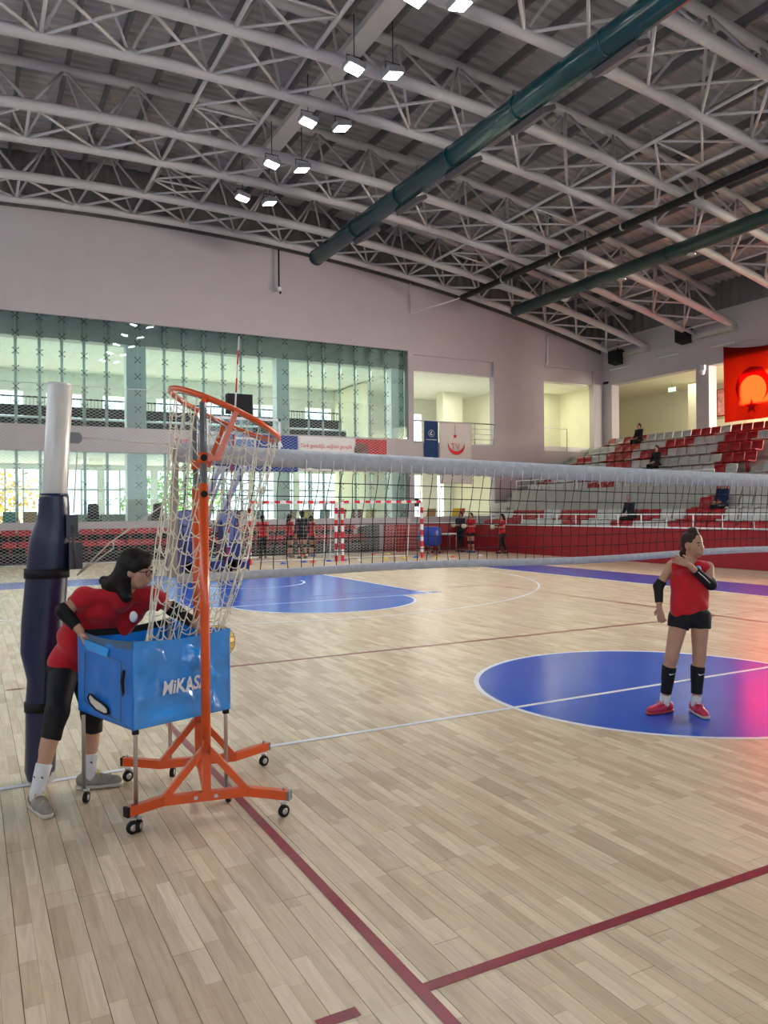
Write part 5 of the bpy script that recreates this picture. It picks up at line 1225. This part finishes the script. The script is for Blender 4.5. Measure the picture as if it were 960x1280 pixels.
def goal(u0, u1, label):
    t = thing('handball_goal', label, 'goal', (u0,18.5,0), 0, 'handball goals by the end wall'); W_ = u1-u0
    for x in (0, W_):
        for k in range(10): MB().box((x-.04,-.04,.2*k),(x+.04,.04,.2*k+.2)).build('post_band', M_EMBR if k % 2 == 0 else M_GOALW, t)
    for k in range(int(W_/.2)): MB().box((.04+k*(W_-.08)/int(W_/.2),-.04,1.96),(.04+(k+1)*(W_-.08)/int(W_/.2),.04,2.04)).build('crossbar_band', M_EMBR if k % 2 == 0 else M_GOALW, t)
    for x in (0, W_): MB().path([(x,.04,1.98),(x,.85,1.95),(x,1.05,.03),(x,.04,.03)], .022, 6).build('side_frame', M_GOALW, t)
    MB().tube((0,1.05,.03),(W_,1.05,.03),.022,6).tube((0,.85,1.95),(W_,.85,1.95),.018,6).build('rear_bar', M_GOALW, t)
    mb = MB(); n_ = int(W_/.13)
    for k in range(n_+1): x = W_*k/n_; mb.path([(x,.85,1.95),(x,1.05,.03)], .0035, 3, cap=False); mb.path([(x,.0,1.98),(x,.85,1.95)], .0035, 3, cap=False)
    for k in range(15): f = k/15; mb.path([(0,.85+.2*f,1.95-1.92*f),(W_,.85+.2*f,1.95-1.92*f)], .0035, 3, cap=False)
    for x in (0, W_):
        for k in range(7): y = .85*k/7; mb.path([(x,y,1.97),(x,y*1.2,.03)], .0035, 3, cap=False)
        for k in range(15): f = k/15; mb.path([(x,0,1.97*(1-f)+.02),(x,.85+.2*f,1.95-1.92*f)], .0035, 3, cap=False)
    tag(mb.build('goal_net', M_TWINE, t), kind='stuff')
goal(2.0, 5.02, 'red and white handball goal behind the group of children'); goal(5.25, 8.38, 'red and white handball goal beside the blue ball bag')

# ------------------------------------------------------------------ training gear on the floor at the far end
cm = {'blue': (.02,.10,.50), 'red': (.60,.06,.03), 'yellow': (.70,.55,.04), 'white': (.70,.70,.72)}
cmm = {k: mat(k+'_marker', c, .5) for k, c in cm.items()}
dm = {}
for k in cm:
    mb = MB(); mb.lathe([(.10,0),(.105,.006),(.055,.055),(.03,.055),(.09,.004)], 16); me = mb.mesh('marker_disc'); me.materials.append(cmm[k]); dm[k] = me
for x, y, c in ((354,705,'blue'),(380,703,'blue'),(391,703,'red'),(411,702,'blue'),(430,701,'blue'),(449,700.5,'white'),(410,693,'white'),(467,693,'red'),(485,693,'yellow'),(482,699,'yellow'),(372,694,'red'),(545,697,'yellow'),(566,696.5,'red'),(520,697,'blue'),(505,698,'yellow'),(600,695,'white')):
    p_ = at(x, y, 2, 0); o = bpy.data.objects.new('marker_disc', dm[c]); COL.objects.link(o); o.location = (p_.x, min(p_.y, 22.1), .002)
    tag(o, '%s low training disc on the floor near the goals' % c, 'training disc', '%s training discs' % c)
bt = thing('ball_bag_trolley', 'round blue ball bag trolley in front of the red barrier', 'ball trolley', (10.0,20.6,0))
MB().lathe([(.30,.30),(.42,.36),(.47,.55),(.46,.85),(.40,1.02),(.30,1.05)], 20).build('bag', mat('blue_bag', (.008,.035,.28), .45, noise=.2, scale=4), bt)
for k in range(4): g_ = R(45+90*k); MB().tube((.38*math.cos(g_),.38*math.sin(g_),.06),(.36*math.cos(g_),.36*math.sin(g_),.36),.02,6).build('leg', M_CHROME, bt); MB().lathe([(.03,-.02),(.045,-.012),(.045,.012),(.03,.02)], 10, (.38*math.cos(g_),.38*math.sin(g_),.045), Matrix.Rotation(R(90), 3, 'Y')).build('wheel', M_RUB, bt)
wt = thing('folding_table', 'narrow white table standing before the red barrier', 'table', (11.1,21.6,0))
MB().box((-.7,-.3,.70),(.7,.3,.74)).build('tabletop', M_WHITE, wt)
for a in (-.62,.62):
    for b in (-.24,.24): MB().tube((a,b,0),(a,b,.70),.02,6).build('leg', M_CHROME, wt)
mn = thing('monitor', 'small black monitor on a stand in the lower end-wall opening', 'monitor', (12.35,25.9,.9))
MB().box((-.3,-.03,.95),(.3,.03,1.35)).build('screen', M_BLACK, mn); MB().box((-.04,-.03,.5),(.04,.03,.95)).build('stem', M_BLACK, mn); MB().box((-.2,-.15,0),(.2,.15,.5)).build('cabinet', M_WHITE, mn)

# ------------------------------------------------------------------ people further away
M_DARKTOP = mat('dark_tracksuit', (.020,.022,.026), .8); M_NAVYTOP = mat('navy_jacket', (.012,.022,.07), .8); M_GREYCAP = mat('grey_headscarf', (.16,.18,.22), .8); M_DKSHOE = mat('dark_shoe', (.05,.05,.06), .6); M_BLUESH = mat('blue_shoe', (.04,.10,.40), .6)
def figure(loc, h, face, label, top, legs, hair=M_HAIR, arm='down', stride=.0, shorts=False, shoes=M_DKSHOE, pony=False, seated=False, group=None, lean=0.0):
    """small figure at loc, height h, facing angle (deg from +u)"""
    t = thing('person', label, 'person', loc, 0, group); q = h/1.65
    f = Vector((math.cos(R(face)), math.sin(R(face)), 0)); s = f.cross(Vector((0,0,1))); z = Vector((0,0,1))
    g_ = lambda a, b, c: f*a*q+s*b*q+z*c*q
    if seated: pvz, drop = .50, 0
    else: pvz = .86
    pv_ = g_(0,0,pvz); ch_ = g_(lean,0,pvz+.38); nk_ = g_(lean*1.25,0,pvz+.55); hd_ = g_(lean*1.4+.02,0,pvz+.70)
    hips = [g_(0,b,pvz-.02) for b in (-.09,.09)]
    if seated: kn = [g_(.40,b*1.1,.48) for b in (-.09,.09)]; an_ = [g_(.42,b*1.1,.07) for b in (-.09,.09)]
    else: kn = [g_(.03+stride*.5,-.10,.46), g_(.03-stride*.5,.10,.46)]; an_ = [g_(stride-.02,-.11,.08), g_(-stride-.04,.11,.08)]
    sh_ = [g_(lean,b,pvz+.50) for b in (-.17,.17)]
    if arm == 'hold': el = [g_(lean+.02,b*1.25,pvz+.25) for b in (-.17,.17)]; wr = [g_(lean+.24,b*.5,pvz+.26) for b in (-.17,.17)]
    elif arm == 'lap': el = [g_(lean+.06,b*1.2,pvz+.24) for b in (-.17,.17)]; wr = [g_(lean+.26,b*.6,pvz+.12) for b in (-.17,.17)]
    else: el = [g_(lean-.02,b*1.25,pvz+.24) for b in (-.17,.17)]; wr = [g_(lean+.04,b*1.3,pvz+.0) for b in (-.17,.17)]
    F3, S3, U3 = axes(f, z)
    pr = [('e', T(hd_), (.10*q,.08*q,.12*q), rows3(F3,S3,U3)), ('c', T(hd_+g_(.09,0,.0)), .010*q, T(hd_+g_(.105,0,-.025)), .014*q), ('c', T(nk_), .05*q, T(hd_), .05*q), ('c', T(sh_[0]), .05*q, T(sh_[1]), .05*q), ('c', T(ch_), .11*q, T(pv_), .105*q), ('c', T(hips[0]), .09*q, T(hips[1]), .09*q)]
    for i in range(2):
        pr += [('c', T(sh_[i]), .045*q, T(el[i]), .037*q), ('c', T(el[i]), .037*q, T(wr[i]), .026*q), ('c', T(hips[i]), .088*q, T(kn[i]), .056*q), ('c', T(kn[i]), .055*q, T(an_[i]), .036*q)]
        dw = (wr[i]-el[i]).normalized(); pr += [('c', T(wr[i]), .026*q, T(wr[i]+dw*.08*q), .024*q), ('c', T(wr[i]+dw*.02*q), .012*q, T(wr[i]+dw*.06*q+f*.035*q), .010*q)]
        for kx in range(4): pr.append(('c', T(wr[i]+dw*.08*q+s*(kx-1.5)*.018*q), .010*q, T(wr[i]+dw*(.14+.012*(kx in (1,2)))*q+s*(kx-1.5)*.020*q), .008*q))
    sdf_obj('body', [(pr, .014, .02)], M_SKIND, t)
    tp = [('c', T(sh_[0]), .062*q, T(sh_[1]), .062*q), ('c', T(ch_), .128*q, T(pv_), .125*q), ('c', T(hips[0]+z*.04*q), .105*q, T(hips[1]+z*.04*q), .105*q)]
    long_ = top is not M_SHIRT
    for i in range(2):
        tp.append(('c', T(sh_[i]), .060*q, T(sh_[i].lerp(el[i], 1 if long_ else .55)), .052*q, False, not long_))
        if long_: tp.append(('c', T(el[i]), .050*q, T(el[i].lerp(wr[i],.9)), .038*q, False, True))
    tp.append(('cut', T(pv_-z*.05*q), (0,0,-1))); tp.append(('cut', T(nk_+z*.0), (0,0,1)))
    sdf_obj('top', [(tp, .014, .03)], top, t)
    lp = [('c', T(hips[0]), .100*q, T(hips[1]), .100*q)]
    for i in range(2):
        lp.append(('c', T(hips[i]), .098*q, T(hips[i].lerp(kn[i], .4 if shorts else 1)), (.085 if shorts else .066)*q, False, shorts))
        if not shorts: lp.append(('c', T(kn[i]), .066*q, T(kn[i].lerp(an_[i],.85)), .050*q, False, True))
    sdf_obj('shorts' if shorts else 'trousers', [(lp, .014, .02)], legs, t)
    if shorts:
        for i in range(2): sdf_obj('knee_pad', [([('c', T(kn[i]+z*.05*q), .066*q, T(kn[i]-z*.09*q), .062*q, True, True)], .014, .01)], M_BLK, t)
    for i in range(2): sdf_obj('shoe', [([('c', T(an_[i]-f*.04*q-z*.03*q), .042*q, T(an_[i]+f*.15*q-z*.04*q), .036*q), ('cut', (0,0,.004), (0,0,-1))], .012, .01)], shoes, t)
    hp = [('e', T(hd_+g_(-.02,0,.03)), (.10*q,.092*q,.105*q), rows3(F3,S3,U3)), ('e', T(hd_+g_(-.05,0,-.03)), (.07*q,.085*q,.10*q), rows3(F3,S3,U3))]
    if pony: hp.append(('c', T(hd_+g_(-.10,0,.0)), .05*q, T(hd_+g_(-.15,0,-.25)), .03*q))
    sdf_obj('hair', [(hp, .012, .02)], hair, t)
    return t, wr
def kid(x, y, h, face, label, **kw):
    p_ = at(x, y, 2, 0); v_ = min(p_.y, 21.6)
    if p_.y > 21.6: p_ = at(x, 640, 1, v_)
    return figure((min(p_.x, 12.3), v_, 0), h, face, label, **kw)
kid(328,697,1.55,80,'person in red top and black trousers seen from behind, hair in a long tail', top=M_SHIRT, legs=M_BLK, pony=True)
kid(362,693,1.55,10,'person in red jersey turned sideways beside the coach in black', top=M_SHIRT, legs=M_BLK, shorts=True, pony=True, arm='hold')
kid(378,698,1.70,85,'person in black top and shorts seen from behind near the goal', top=M_DARKTOP, legs=M_BLK, shorts=True)
kid(389,694,1.50,10,'person in red jersey right behind the coach in black', top=M_SHIRT, legs=M_BLK, shorts=True, shoes=M_BLUESH)
kid(294,694,1.50,200,'person in red jersey waiting behind the blue stand pad', top=M_SHIRT, legs=M_BLK, pony=True)
tk, wr_ = kid(576,690,1.60,200,'person in black holding a ball before the red barrier', top=M_DARKTOP, legs=M_BLK, arm='hold')
M_BALLW = mat('ball_pale', (.62,.58,.42), .5)
ball(Vector(tk.location)+(wr_[0]+wr_[1])/2+Vector((-.22,-.06,.02)), .10, M_BALLW, M_BALLB, 'pale volleyball held by the person in black at the barrier')
tk, wr_ = kid(589,691,1.55,200,'person in red jersey holding a ball beside the person in black', top=M_SHIRT, legs=M_BLK, arm='hold', shoes=M_BLUESH, shorts=True)
ball(Vector(tk.location)+(wr_[0]+wr_[1])/2+Vector((-.22,-.06,.02)), .10, M_BALLW, M_BALLB, 'pale volleyball held by the person in red with blue shoes')
tk, wr_ = kid(628,692,1.50,170,'person in red walking along the barrier with a ball', top=M_SHIRT, legs=M_BLK, arm='hold', stride=.2, pony=True)
ball(Vector(tk.location)+(wr_[0]+wr_[1])/2+Vector((-.22,.0,.02)), .10, M_BALLW, M_BALLB, 'pale volleyball carried by the person walking along the barrier')
# spectators on the stands
def spect(x, y, rowu, rowz, label, **kw):
    p_ = at(x, y, 0, rowu); return figure((rowu-.05, p_.y, rowz), 1.62, 180, label, seated=True, arm='lap', **kw)
spect(791,632,LU(1)+.40,LZ(1),'person in black coat and grey headwear sitting behind the barrier', top=M_DARKTOP, legs=M_DARKTOP, hair=M_GREYCAP, lean=.10)
spect(905,618,LU(2)+.40,LZ(2),'person in navy jacket sitting in the red seats of the climbing block', top=M_NAVYTOP, legs=M_BLK)
spect(822,570,UU(2)+.45,UZ(2),'person in black sitting in the upper tier', top=M_DARKTOP, legs=M_BLK)
spect(800,540,UU(5)+.45,UZ(5),'person in dark clothes and cap sitting in the top row', top=M_DARKTOP, legs=M_BLK, hair=M_BLK)
